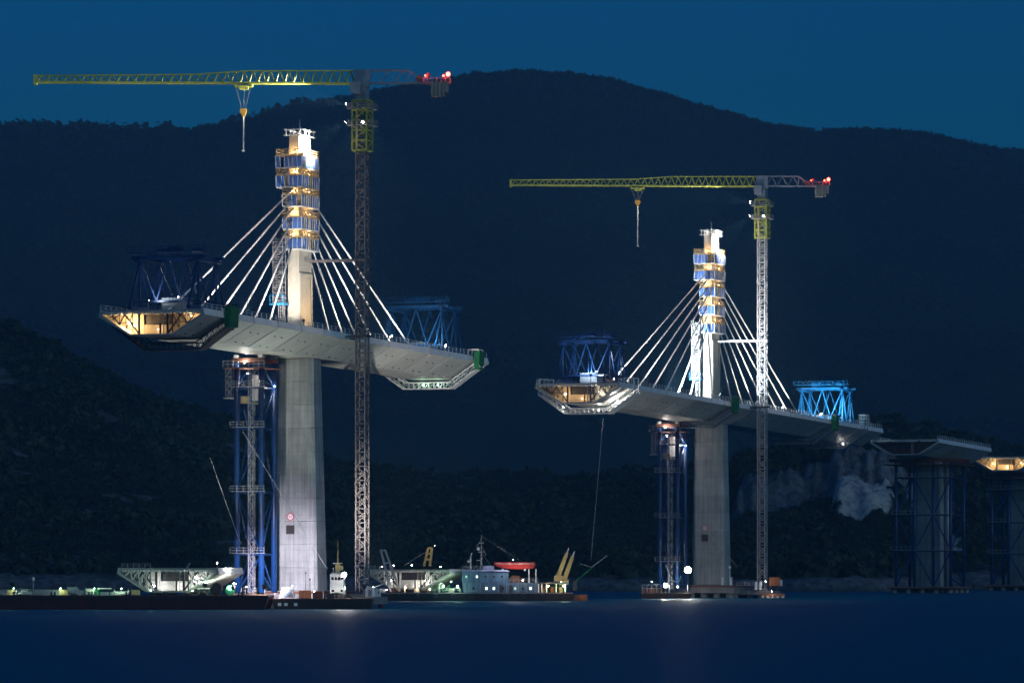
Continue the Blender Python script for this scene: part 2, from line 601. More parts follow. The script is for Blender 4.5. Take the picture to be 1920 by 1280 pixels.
bench = 9 * cliff * (1 - sstep(1760, 1990, YY2))
flat = 1 + 0.40 * cl * sstep(1500, 1610, YY2) * (1 - sstep(1690, 1900, YY2))
low = sstep(1552, 1575, px2) * (1 - sstep(1668, 1700, px2)) * sstep(1588, 1612, YY2 + wob) * (1 - sstep(1650, 1720, YY2))
NZ = NZ * flat + bench + 9 * low
# rocky water's edge
edge = sstep(0, 10, YY2 - SH)
NZ = NZ + edge * 2.2 - 2.5 * (1 - edge) + edge * (1 - sstep(20, 60, YY2 - SH)) * fbm(XX2 / 6, YY2 / 6, 31) * 4
NZ = NZ + fbm(XX2 / 70, YY2 / 70, 14) * 14 * v2 + fbm(XX2 / 17, YY2 / 17, 17) * 3.0 * np.clip(v2 * 4, 0, 1)
scr = sstep(1556, 1580, px2 + 30 * fbm(px2 / 30, YY2 / 9, 61)) * (1 - sstep(1660, 1690, px2 + 60 * fbm(px2 / 30, YY2 / 9, 63))) * \
      sstep(1590, 1596, YY2 + 30 * fbm(px2 / 25, YY2 / 25, 65)) * (1 - sstep(1636, 1644, YY2 + wob))
scr = np.maximum(scr, 0.8 * sstep(1760, 1775, px2) * (1 - sstep(1800, 1812, px2)) * sstep(1590, 1600, YY2) * (1 - sstep(1632, 1642, YY2)))
scr = sstep(0.42, 0.58, scr)
face = cl * sstep(1632, 1644, YY2 + wob) * (1 - sstep(1670, 1682, YY2 + wob))
NZ = NZ + face * (fbm(px2 / 11, YY2 / 30, 41) * 11 + fbm(px2 / 4, YY2 / 6, 43) * 3.5) + scr * fbm(px2 / 6, YY2 / 5, 47) * 4
rock2 = np.clip(face * 1.4, 0, 1) * (0.75 + 0.25 * (1 - scr))
rock2 = np.maximum(rock2, edge * (1 - sstep(14, 26, YY2 - SH + 14 * fbm(XX2 / 14, YY2 / 14, 51))))
crag = fbm(XX2 / 26, YY2 / 26, 91) + 0.6 * fbm(XX2 / 7, YY2 / 7, 93)
rock2 = np.maximum(rock2, 0.8 * sstep(0.17, 0.30, crag) * (v2 > 0.02))
M['near_ground'] = ground_mat('shore_scrub', (0.020, 0.034, 0.018), (0.27, 0.27, 0.28), (0.66, 0.63, 0.56))
grid_mesh('shore_hill', xs2, ys2, NZ, M['near_ground'], rock2, scr)

# --- woods: leaf clumps spread over both slopes, each wood one mass
def leaf_template(n, r, seed):
    g = np.random.default_rng(seed)
    d = g.normal(size=(n, 3))
    d /= np.linalg.norm(d, axis=1)[:, None]
    c = d * (r * (0.45 + 0.55 * g.random((n, 1)) ** 0.5))
    c[:, 2] = np.abs(c[:, 2]) * 1.25 + 0.1 * r
    a = g.normal(size=(n, 3))
    a /= np.linalg.norm(a, axis=1)[:, None]
    bb = np.cross(a, d)
    bb /= np.linalg.norm(bb, axis=1)[:, None] + 1e-9
    s = r * (0.22 + 0.2 * g.random((n, 1)))
    return np.stack([c + a * s, c + bb * s * 0.8, c - a * s, c - bb * s * 0.8], 1)      # n,4,3

def wood(name, P, S, nleaf, mat, label, cat):
    T = [leaf_template(nleaf, 1.0, k) for k in range(7)]
    out = []
    k = rng.integers(0, 7, len(P))
    a = rng.random(len(P)) * 6.283
    for j in range(7):
        m = k == j
        if not m.any():
            continue
        ca, sa = np.cos(a[m])[:, None, None], np.sin(a[m])[:, None, None]
        t = T[j][None]
        X = t[..., 0] * ca - t[..., 1] * sa
        Y = t[..., 0] * sa + t[..., 1] * ca
        Z = np.broadcast_to(t[..., 2], X.shape)
        V = np.stack([X, Y, Z], -1) * S[m][:, None, None, None] * np.array([1, 1, 1.0]) + P[m][:, None, None, :]
        out.append(V.reshape(-1, 3))
    V = np.concatenate(out).astype(np.float32)
    nq = len(V) // 4
    me = bpy.data.meshes.new(name)
    me.vertices.add(len(V))
    me.vertices.foreach_set('co', V.ravel())
    me.loops.add(nq * 4)
    me.loops.foreach_set('vertex_index', np.arange(nq * 4, dtype=np.int32))
    me.polygons.add(nq)
    me.polygons.foreach_set('loop_start', np.arange(0, nq * 4, 4, dtype=np.int32))
    me.polygons.foreach_set('loop_total', np.full(nq, 4, dtype=np.int32))
    me.update(calc_edges=True)
    me.materials.append(mat)
    o = put(name, me)
    o['kind'] = 'stuff'
    return tag(o, label, cat)

M['leaf'] = new_mat('evergreen_leaves', (0.026, 0.050, 0.020), 0.8, var=0.75, scale=0.04)
M['leaf_far'] = new_mat('mountain_leaves', (0.016, 0.032, 0.020), 0.9, var=0.5, scale=0.05)

def sample(xs, ys, Z, X, Y):
    ix = np.clip(np.searchsorted(xs, X) - 1, 0, len(xs) - 2)
    iy = np.clip(np.searchsorted(ys, Y) - 1, 0, len(ys) - 2)
    fx = (X - xs[ix]) / (xs[ix + 1] - xs[ix])
    fy = (Y - ys[iy]) / (ys[iy + 1] - ys[iy])
    return (Z[iy, ix] * (1 - fx) + Z[iy, ix + 1] * fx) * (1 - fy) + (Z[iy + 1, ix] * (1 - fx) + Z[iy + 1, ix + 1] * fx) * fy

n = 26000
Y = 1445 + (2060 - 1445) * rng.random(n) ** 1.1
X = (rng.random(n) - 0.5) * 0.29 * Y
bare = sample(xs2, ys2, np.maximum(rock2, scr), X, Y)
dens = fbm(X / 40, Y / 40, 77) + 0.5
keep = (bare < 0.25 + 0.5 * (rng.random(n) < 0.06)) & (rng.random(n) < 0.35 + 0.9 * dens)
X, Y = X[keep], Y[keep]
P = np.stack([X, Y, sample(xs2, ys2, NZ, X, Y) - 0.6], 1)
keep = P[:, 2] > 0.8
P = P[keep]
big = np.clip(fbm(P[:, 0] / 55, P[:, 1] / 55, 97) * 3 + 0.5, 0, 1)
S = 0.9 + (1.2 + 3.6 * big) * rng.random(len(P)) ** 1.6
wood('shore_wood', P, S, 34, M['leaf'], 'dark evergreen scrub covering the near shore hill behind the bridge', 'woodland')

n = 17000
Y = 2420 * KF + (FAR + 15 - 2420 * KF) * rng.random(n) ** 0.8
X = (rng.random(n) - 0.5) * 0.29 * Y
n2 = 1500
X = np.concatenate([X, (rng.random(n2) - 0.5) * 1000 * KF])
Y = np.concatenate([Y, FAR + (rng.random(n2) - 0.6) * 24])
P = np.stack([X, Y, sample(xs, ys, FZ, X, Y) - 1.0], 1)
px_r = 960 + P[:, 0] / P[:, 1] * FPX
left = 1 - sstep(560, 820, px_r)                       # taller trees crown the left part of the ridge
on_ridge = np.abs(P[:, 1] - FAR) < 60
S = 3.4 + 3.4 * rng.random(len(P)) ** 2 + left * 4.5 * rng.random(len(P)) ** 3 + on_ridge * left * 9.0 * rng.random(len(P)) ** 3
wood('mountain_wood', P, S, 22, M['leaf_far'], 'dark wooded slopes and tree-lined ridge of the far mountain', 'woodland')
# ================================================================== BRIDGE
SEC = [(-11.25, 0.0), (-11.5, -1.15), (-4.7, -5.0), (4.7, -5.0), (11.5, -1.15), (11.25, 0.0)]

def sec_ring(y, z0, inset=0.0):
    out = []
    for (x, z) in SEC:
        k = 1 - inset / 11.5
        out.append((x * k, y, z0 + z * (1 - inset / 5.0) - (inset if z == 0 else 0) * 0.4))
    return out

def hollow(L, wall=0.28):
    """open-ended box girder section of length L: shell only (local y from 0 to L)"""
    mb = MB()
    o0, o1 = sec_ring(0, 0), sec_ring(L, 0)
    inner = [(-10.6, -0.35), (-10.7, -1.0), (-4.5, -4.7), (4.5, -4.7), (10.7, -1.0), (10.6, -0.35)]
    i0 = [(x, 0, z) for x, z in inner]
    i1 = [(x, L, z) for x, z in inner]
    n = 6
    P = o0 + o1 + i0 + i1
    F = []
    for i in range(n):
        j = (i + 1) % n
        F.append((i, j, n + j, n + i))
        F.append((2 * n + i, 3 * n + i, 3 * n + j, 2 * n + j))
        F.append((i, 2 * n + i, 2 * n + j, j))
        F.append((n + i, n + j, 3 * n + j, 3 * n + i))
    return mb.add(P, F)

def girder_inside(root, y0, z0, tone):
    """what shows in the open end: top ribs, bottom ribs, two web frames, diagonals, and the diaphragm plates behind"""
    rib_me = MB().b2(-0.17, 0.17, 0.05, 2.6, -0.75, -0.36).mesh('rib', M['white'])
    for k in range(31):
        x = -10.2 + k * 0.68
        if abs(x) > 4.6 and abs(x) < 5.2:
            continue
        put('rib', rib_me, root, (x, y0, z0))
    for sx in (-1, 1):
        mb = MB()
        mb.b2(sx * 3.1 - 0.18, sx * 3.1 + 0.18, 0.9, 1.25, -4.7, -0.4)
        mb.b2(sx * 1.5 - 0.15, sx * 1.5 + 0.15, 0.9, 1.2, -4.7, -2.6) if sx > 0 else None
        mb.bar((sx * 3.3, 1.1, -4.4), (sx * 6.2, 1.1, -0.7), 0.3)
        mb.bar((sx * 6.2, 1.1, -0.7), (sx * 7.4, 1.1, -2.7), 0.26)
        mb.bar((sx * 7.4, 1.1, -2.7), (sx * 9.0, 1.1, -0.7), 0.22)
        for k_ in range(4):
            xa = sx * (4.3 + k_ * 1.45)
            za = -4.5 + (abs(xa) - 4.3) * 0.62
            mb.bar((xa, 0.7, za), (xa, 0.7, -0.5), 0.14)
            mb.bar((xa, 0.7, -0.6), (xa + sx * 1.4, 0.7, za + 0.95), 0.16)
        mb.bar((sx * 3.1, 0.7, -2.4), (sx * 7.6, 0.7, -2.4), 0.14)
        mb.build('web_frame', M['dark'], root, (0, y0, z0))
        dp = MB().prism([(sx * 3.2, -4.65), (sx * 4.5, -4.65), (sx * 10.2, -1.1), (sx * 10.2, -0.5), (sx * 3.2, -0.5)], 'y', 3.4, 3.55)
        dp.build('diaphragm', tone, root, (0, y0, z0))
    MB().b2(-3.1, 3.1, 3.4, 3.55, -4.65, -2.7).build('diaphragm', tone, root, (0, y0, z0))
    MB().b2(-2.9, 2.9, 3.7, 3.9, -2.6, -0.45).build('door_panel', M['dark'], root, (0, y0, z0))
    mb = MB()
    for k in range(5):
        mb.bar((2.3, 1.0, -4.5 + k * 0.8), (3.0, 1.0, -4.5 + k * 0.8), 0.1)
    for x in (2.25, 3.05):
        mb.bar((x, 1.0, -4.7), (x, 1.0, -0.6), 0.12)
    mb.build('ladder', M['galv'], root, (0, y0, z0))

def railing_mb(L, x, h=1.15, step=2.0):
    mb = MB()
    n = max(2, int(L / step) + 1)
    for k in range(n):
        y = k * L / (n - 1)
        mb.bar((x, y, 0), (x, y, h), 0.09)
    for z in (h * 0.5, h):
        mb.bar((x, 0, z), (x, L, z), 0.06)
    return mb

def deck(label, t0, t1, open_near=True, posts=None, seg=12.0, tone='primer'):
    z0 = deck_z(t0)
    root = bthing('bridge_deck', label, 'bridge deck', t0, 0, z0)
    Ltot = t1 - t0
    n = max(1, round(Ltot / seg))
    L = Ltot / n
    gap = 0.2
    # a solid segment: chamfered ends so that every joint reads as a groove
    mb = MB()
    mb.rings([sec_ring(gap, 0), sec_ring(L - gap, GRADE * L)])
    seg_me = mb.mesh('deck_segment', M['deck'])
    fas_me = []
    for s in (-1, 1):
        fas = MB()
        fas.add([(s * 11.27, gap, 0.16), (s * 11.535, gap, -1.12), (s * 11.535, L - gap, -1.12 + GRADE * L), (s * 11.27, L - gap, 0.16 + GRADE * L),
                 (s * 11.05, gap, 0.16), (s * 11.3, gap, -1.12), (s * 11.3, L - gap, -1.12 + GRADE * L), (s * 11.05, L - gap, 0.16 + GRADE * L)],
                [(0, 1, 2, 3), (4, 7, 6, 5), (0, 3, 7, 4), (1, 5, 6, 2), (0, 4, 5, 1), (3, 2, 6, 7)])
        fas_me.append(fas.mesh('fascia', M['fascia']))
    rail_me = [railing_mb(L - 0.3, s * 11.0).mesh('railing', M['white']) for s in (-1, 1)]
    lug_me = MB().box((0, 0, 0), (0.34, 0.2, 0.2)).mesh('lifting_lug', M['dark'])
    core = MB()
    core.rings([sec_ring(-0.23, 0, 0.12), sec_ring(0.23, 0, 0.12)])
    core_me = core.mesh('joint_seal', M['joint'])
    for k in range(n):
        loc = (0, k * L, GRADE * k * L)
        if k == 0 and open_near:
            sh = hollow(L - gap).build('deck_segment', M['deck'], root, loc)
            girder_inside(sh, 0, 0, M[tone])
        else:
            sh = put('deck_segment', seg_me, root, loc)
            if k > 0:
                put('joint_seal', core_me, sh)
        for q in (0, 1):
            put('fascia', fas_me[q], sh)
            put('railing', rail_me[q], sh)
        for x, z in ((5.6, -4.5), (8.9, -2.65)):
            for yy in (L * 0.32, L * 0.62):
                put('lifting_lug', lug_me, sh, (x, yy, z - 0.05 + GRADE * yy))
    return root

E1 = (-73.0, 82.6)
E2 = (175.0, 420.0)
E3 = (486.0, 555.0)
E4 = (619.0, 668.0)
deck('long pale steel box-girder deck balanced on the nearer, left-hand pylon', *E1)
deck('long grey steel box-girder deck balanced on the farther, right-hand pylon', *E2)
deck('short lone deck piece on the blue-braced pier right of the farther pylon', *E3, tone='rust')
deck('deck piece cut by the right picture edge, warm light in its open end', *E4)

# ---- piers
def pier(label, t, zt, zb, wb, wt, lift=4.9, cat='bridge pier'):
    root = bthing('bridge_pier', label, cat, t, 0, zb)
    H = zt - zb
    n = max(2, round(H / lift))
    def ring(z, ins=0.0):
        k = (z - zb) / H
        x = (wb[0] + (wt[0] - wb[0]) * k) / 2 - ins
        y = (wb[1] + (wt[1] - wb[1]) * k) / 2 - ins
        c = 0.55
        return [(px_, py_, z - zb) for px_, py_ in ((-x + c, -y), (x - c, -y), (x, -y + c), (x, y - c), (x - c, y), (-x + c, y), (-x, y - c), (-x, -y + c))]
    for i in range(n):
        a, b_ = zb + H * i / n, zb + H * (i + 1) / n
        MB().rings([ring(a, 0.09), ring(a + 0.08), ring(b_ - 0.08), ring(b_, 0.09)]).build('pier_lift', M['concrete_form'], root)
    return root

# concrete with faint formwork panel seams
mcf = new_mat('formed_concrete', (0.40, 0.40, 0.385), 0.85, var=0.28, scale=0.22, bump=0.25, bscale=3, streak=0.28)
N_, L_ = mcf.node_tree.nodes, mcf.node_tree.links
bs = N_['Principled BSDF']
src = bs.inputs['Base Color'].links[0].from_socket
tcf = N_.new('ShaderNodeTexCoord')
sx_ = N_.new('ShaderNodeSeparateXYZ')
L_.new(tcf.outputs['Object'], sx_.inputs[0])
def seam(sock, period, width):
    m1 = N_.new('ShaderNodeMath'); m1.operation = 'MODULO'; m1.inputs[1].default_value = period
    a1 = N_.new('ShaderNodeMath'); a1.operation = 'ADD'; a1.inputs[1].default_value = 60.0
    L_.new(sock, a1.inputs[0]); L_.new(a1.outputs[0], m1.inputs[0])
    m2 = N_.new('ShaderNodeMath'); m2.operation = 'LESS_THAN'; m2.inputs[1].default_value = width
    L_.new(m1.outputs[0], m2.inputs[0])
    return m2.outputs[0]
s1, s2, s3 = seam(sx_.outputs[0], 1.22, 0.10), seam(sx_.outputs[1], 1.22, 0.10), seam(sx_.outputs[2], 2.45, 0.08)
mxa = N_.new('ShaderNodeMath'); mxa.operation = 'MAXIMUM'; L_.new(s1, mxa.inputs[0]); L_.new(s3, mxa.inputs[1])
ml = N_.new('ShaderNodeMixRGB'); ml.blend_type = 'MULTIPLY'
ml.inputs[2].default_value = (0.80, 0.80, 0.80, 1)
L_.new(mxa.outputs[0], ml.inputs[0]); L_.new(src, ml.inputs[1]); L_.new(ml.outputs[0], bs.inputs['Base Color'])
tone_by_object(mcf, 0.84, 1.06)
M['concrete_form'] = mcf

PIER_B = 3.6
pier('tall tapering concrete pier under the nearer pylon, floodlit from its foot', 0, deck_z(0) - 5.02, PIER_B, (10.5, 6.2), (8.0, 5.0))
pier('tall tapering concrete pier under the farther pylon, beside the brightest lamp', T2, deck_z(T2) - 5.02, PIER_B, (9.8, 6.2), (8.2, 5.0))
T3, T4 = 518.0, 646.0
pier('dim concrete pier inside the blue braced frame right of the farther pylon', T3, deck_z(T3) - 5.02, 2.0, (9.5, 5.0), (8.2, 4.2))
pier('dim concrete pier at the right picture edge behind blue frame', T4, deck_z(T4) - 5.02, 2.0, (9.5, 5.0), (8.2, 4.2))

# ---- footings
def footing(label, t, xw, yw, zt, u=0.0):
    root = bthing('pile_cap', label, 'foundation', t, u, 0)
    MB().b2(-xw / 2, xw / 2, -yw / 2, yw / 2, 1.4, zt).build('cap_slab', M['pile'], root)
    MB().b2(-xw / 2 - 0.25, xw / 2 + 0.25, -yw / 2 - 0.25, yw / 2 + 0.25, zt - 0.6, zt - 0.15).build('walkway_edge', M['rust'], root)
    me = MB().tube((0, 0, -6), (0, 0, 1.5), 1.0, n=12).mesh('pile', M['pile'], True)
    for i in range(5):
        for j in range(4):
            put('pile', me, root, (-xw / 2 + 1.6 + i * (xw - 3.2) / 4, -yw / 2 + 1.6 + j * (yw - 3.2) / 3, 0))
    return root
footing('low concrete pile cap in the water under the nearer pier', 0, 18, 16, 3.6)
footing('low concrete pile cap in the water under the farther pier', T2, 18, 16, 3.6)
footing('low footing of the blue-framed pier near the rocky shore', T3, 22, 24, 2.0)
footing('low footing of the last pier at the right picture edge', T4, 22, 24, 2.0)

# ---- pylon shafts
def pylon(label, t, ztop):
    z0 = deck_z(t)
    root = bthing('pylon_shaft', label, 'pylon', t, 0, z0)
    H = ztop - z0
    U0, T0 = 1.35, 3.35
    n = 9
    for i in range(n):
        a, b_ = H * i / n, H * (i + 1) / n
        def ring(z, ins=0.0):
            k = z / H
            x = U0 - 0.25 * k - ins
            y = T0 - (0.0 if k < 0.8 else 0.35 * (k - 0.8) / 0.2) - ins
            return [(-x, -y, z), (x, -y, z), (x, y, z), (-x, y, z)]
        MB().rings([ring(a, 0.04), ring(a + 0.08), ring(b_ - 0.08), ring(b_, 0.04)]).build('shaft_lift', M['pylon'], root)
    # framed panel on the side we see
    zt = 73.0 - z0 - 2.0
    fr = MB()
    fr.b2(1.33, 1.55, -3.3, -2.5, 0.4, zt).b2(1.33, 1.55, 2.9, 3.3, 0.4, zt).b2(1.33, 1.56, -2.5, 2.9, zt - 0.5, zt)
    fr.build('side_rib', M['pylon'], root)
    # crown: parapet railing and rod
    mb = MB()
    for x in (-1.7, 0, 1.7):
        for y in (-3.4, -1.1, 1.1, 3.4):
            if x == 0 and abs(y) < 2:
                continue
            mb.bar((x, y, H - 0.6), (x, y, H + 1.1), 0.2)
    for z in (H - 0.4, H + 0.8):
        for x in (-1.7, 1.7):
            mb.bar((x, -3.9, z), (x, 3.9, z), 0.17)
        for y in (-3.4, 3.4):
            mb.bar((-2.2, y, z), (2.2, y, z), 0.17)
    mb.build('crown_railing', M['white'], root)
    MB().tube((0, 0, H), (0, 0, H + 3.3), 0.09, 0.05).build('lightning_rod', M['white'], root)
    return root
pylon('slender pylon shaft of the nearer bridge half, its head glaring white', 0, 100.6)
pylon('slender pylon shaft of the farther bridge half, right of the picture centre', T2, 100.6)

# ---- climbing formwork around the pylon heads
def formwork(label, t, bottoms):
    z0 = bottoms[-1]
    root = bthing('climbing_formwork', label, 'scaffolding', t, 0, z0)
    pan_h = 2.35
    def pmesh(w_):
        mb = MB().box((0, 0, 0), (w_ - 0.10, 0.06, pan_h))
        return mb.mesh('net_panel', M['net'])
    pa, pb = pmesh(1.0), pmesh(1.12)
    for i, zb in enumerate(bottoms):
        z = zb - z0
        ul, ur = (-3.5, 2.45) if i < 2 else (-2.0, 2.45)
        tl, tr_ = -4.5, 4.6
        def slab(za, zb_, wid=1.2):
            m = MB()
            m.b2(ul, ur, tl, tl + wid, za, zb_).b2(ul, ur, tr_ - wid, tr_, za, zb_)
            m.b2(ul, ul + wid * 0.75, tl + wid, tr_ - wid, za, zb_).b2(ur - wid, ur, tl + wid, tr_ - wid, za, zb_)
            return m
        fl = slab(z, z + 0.22).build('platform', M['white'], root)
        up = slab(z + pan_h + 0.25, z + pan_h + 0.47, 1.3).build('platform', M['wood'], root)
        zc = z + 0.22 + pan_h / 2
        nx = round(ur - ul)
        for k in range(nx):
            x = ul + (k + 0.5) * (ur - ul) / nx
            for y in (tl + 0.05, tr_ - 0.05):
                if random.random() < 0.1:
                    continue
                o = put('net_panel', pa, fl, (x, y + random.uniform(-0.04, 0.04), zc))
                o.scale = ((ur - ul) / nx, 1, random.uniform(0.8, 1.0))
                o.rotation_euler = (random.uniform(-0.06, 0.06), random.uniform(-0.03, 0.03), 0)
        ny = 8
        for k in range(ny):
            y = tl + (k + 0.5) * (tr_ - tl) / ny
            for x in (ul + 0.05, ur - 0.05):
                if random.random() < 0.1:
                    continue
                o = put('net_panel', pb, fl, (x + random.uniform(-0.04, 0.04), y, zc))
                o.rotation_euler = (random.uniform(-0.06, 0.06), random.uniform(-0.03, 0.03), R(90))
                o.scale = ((tr_ - tl) / ny / 1.12, 1, random.uniform(0.93, 1.0))
        st = MB()
        for k in range(nx + 1):
            x = ul + k * (ur - ul) / nx
            for y in (tl, tr_):
                st.bar((x, y, z + 0.1), (x + random.uniform(-0.3, 0.3), y, z + pan_h + 0.3), 0.09)
        for k in range(ny + 1):
            y = tl + k * (tr_ - tl) / ny
            for x in (ul, ur):
                st.bar((x, y, z + 0.1), (x, y + random.uniform(-0.3, 0.3), z + pan_h + 0.3), 0.09)
        st.build('stanchion', M['white'], fl)
        rl = MB()
        zz = z + pan_h + 0.47
        h = 1.25
        for x0, y0, x1, y1 in ((ul, tl, ur, tl), (ul, tr_, ur, tr_), (ul, tl, ul, tr_), (ur, tl, ur, tr_)):
            m_ = int(max(abs(x1 - x0), abs(y1 - y0)) / 1.6) + 1
            for k in range(m_ + 1):
                f = k / m_
                x, y = x0 + (x1 - x0) * f, y0 + (y1 - y0) * f
                rl.bar((x, y, zz), (x, y, zz + h), 0.12)
            for q in (0.15, 0.7, h):
                rl.bar((x0, y0, zz + q), (x1, y1, zz + q), 0.14)
        rl.build('railing', M['wood'], up)
        # ladder, hose and leaning props between tiers
        ex = MB()
        lx = random.uniform(-1.2, 1.6)
        for dx in (-0.25, 0.25):
            ex.bar((lx + dx, tl - 0.15, z + 0.2), (lx + dx + 0.3, tl - 0.15, z + 4.1), 0.09)
        for k in range(9):
            ex.bar((lx - 0.25 + 0.033 * k, tl - 0.15, z + 0.5 + 0.42 * k), (lx + 0.25 + 0.033 * k, tl - 0.15, z + 0.5 + 0.42 * k), 0.07)
        ex.build('ladder', M['galv'], up)
        ly = random.uniform(-3, 2)
        MB().bar((ur + 0.12, ly, z + 0.3), (ur + 0.12, ly + random.uniform(-1.2, 1.2), z + 3.9), 0.16).build('prop', M['yellow'], up)
        # shutter boards against the concrete
        sb = MB()
        sb.b2(-1.75, 1.75, -3.62, -3.46, z + 0.4, z + 3.0).b2(1.5, 1.66, -3.4, 3.4, z + 0.4, z + 2.4)
        for y in (-2.6, -0.9, 0.9, 2.6):
            sb.b2(1.66, 1.95, y - 0.1, y + 0.1, z + 0.2, z + 3.4)
        sb.build('shutter', M['wood'], fl)
    return root
BOT1 = [93.1, 89.0, 84.9, 80.1, 75.8]
BOT2 = [92.1, 87.6, 83.0, 77.9, 73.0]
formwork('tiered blue-netted climbing formwork around the nearer pylon head', 0, BOT1)
formwork('tiered blue-netted climbing formwork around the farther pylon head', T2, BOT2)

# ---- stay cables
def cables(t, tops, feet, who):
    ords = ['topmost', 'second', 'third', 'fourth', 'fifth', 'sixth', 'seventh']
    n = len(tops)
    for s in (-1, 1):
        for i in range(n):
            word = 'lowest' if i == n - 1 else ords[i] + ('' if i == 0 else ' from top')
            td = t + s * feet[i]
            base = BR(td, 0, deck_z(td))
            lab = '%s white stay cable %s of the %s pylon' % (word, 'on the left' if s < 0 else 'on the right', who)
            root = thing('stay_cable', lab, 'cable', base, 0, 'stay cables of the pylons')
            top = BR(t + s * 3.0, 0, tops[i]) - base
            top = Vector(top)
            MB().tube((0, 0, 0), top, 0.2, n=8).build('sheath', M['cable'], root, smooth=True)
            d = top.normalized()
            MB().tube(-d * 0.3, d * 2.6, 0.33, 0.30, n=8).build('anchor_pipe', M['white'], root, smooth=True)
cables(0, [88.9, 87.0, 85.0, 82.9, 80.7, 78.3], [66, 54, 43, 33, 25, 17], 'nearer')
cables(T2, [90.2, 88.0, 85.8, 83.5, 81.0, 78.4, 75.8], [88, 77, 65.5, 54, 42.5, 31, 20], 'farther')

# ---- scaffold stairs beside the pylons
def stair(label, t, u, z0, ztop, wmat):
    root = bthing('scaffold_stair', label, 'scaffolding', t, u, z0)
    H = ztop - z0
    post = MB()
    for x in (-1.1, 1.1):
        for y in (-0.8, 0.8):
            post.bar((x, y, H * 0.32), (x, y, H), 0.13)
    for x in (0.1, 1.1):
        for y in (-0.5, 0.5):
            post.bar((x, y, 0), (x, y, H * 0.32), 0.12)
    post.build('post', wmat, root)
    n = int(H * 0.68 / 1.05)
    fl = MB().b2(-1.1, 1.1, -0.8, 0.8, 0, 0.1).mesh('landing', wmat)
    fb = MB()
    for k in range(n):
        z = H * 0.32 + k * H * 0.68 / n
        put('landing', fl, root, (0, 0, z))
        s = 1 if k % 2 else -1
        fb.bar((-s * 1.0, -0.7, z), (s * 1.0, -0.7, z + H * 0.68 / n), 0.12)
        for q in (0.55,):
            fb.bar((-1.1, -0.8, z + q), (1.1, -0.8, z + q), 0.07)
    for k in range(int(H * 0.32 / 0.7)):
        fb.bar((0.1, -0.5, k * 0.7), (1.1, -0.5, k * 0.7), 0.09)
    o = fb.build('flight', wmat, root)
    o['kind'] = 'stuff'
    mb = MB().b2(-1.7, 1.7, -1.3, 1.3, H * 0.32 - 0.5, H * 0.32 - 0.1)
    for x in (-1.6, 0, 1.6):
        mb.bar((x, -1.25, H * 0.32), (x, -1.25, H * 0.32 + 1.6), 0.12)
    mb.bar((-1.6, -1.25, H * 0.32 + 1.6), (1.6, -1.25, H * 0.32 + 1.6), 0.12)
    mb.build('blue_platform', M['cyan'], root)
    return root
stair('narrow lattice stair with blue landing left of the nearer pylon shaft', -5.4, -2.4, deck_z(-5), 78.5, M['galv'])
stair('narrow lattice stair with blue landing left of the farther pylon shaft', T2 - 5.4, -2.6, deck_z(T2), 76.5, M['white'])

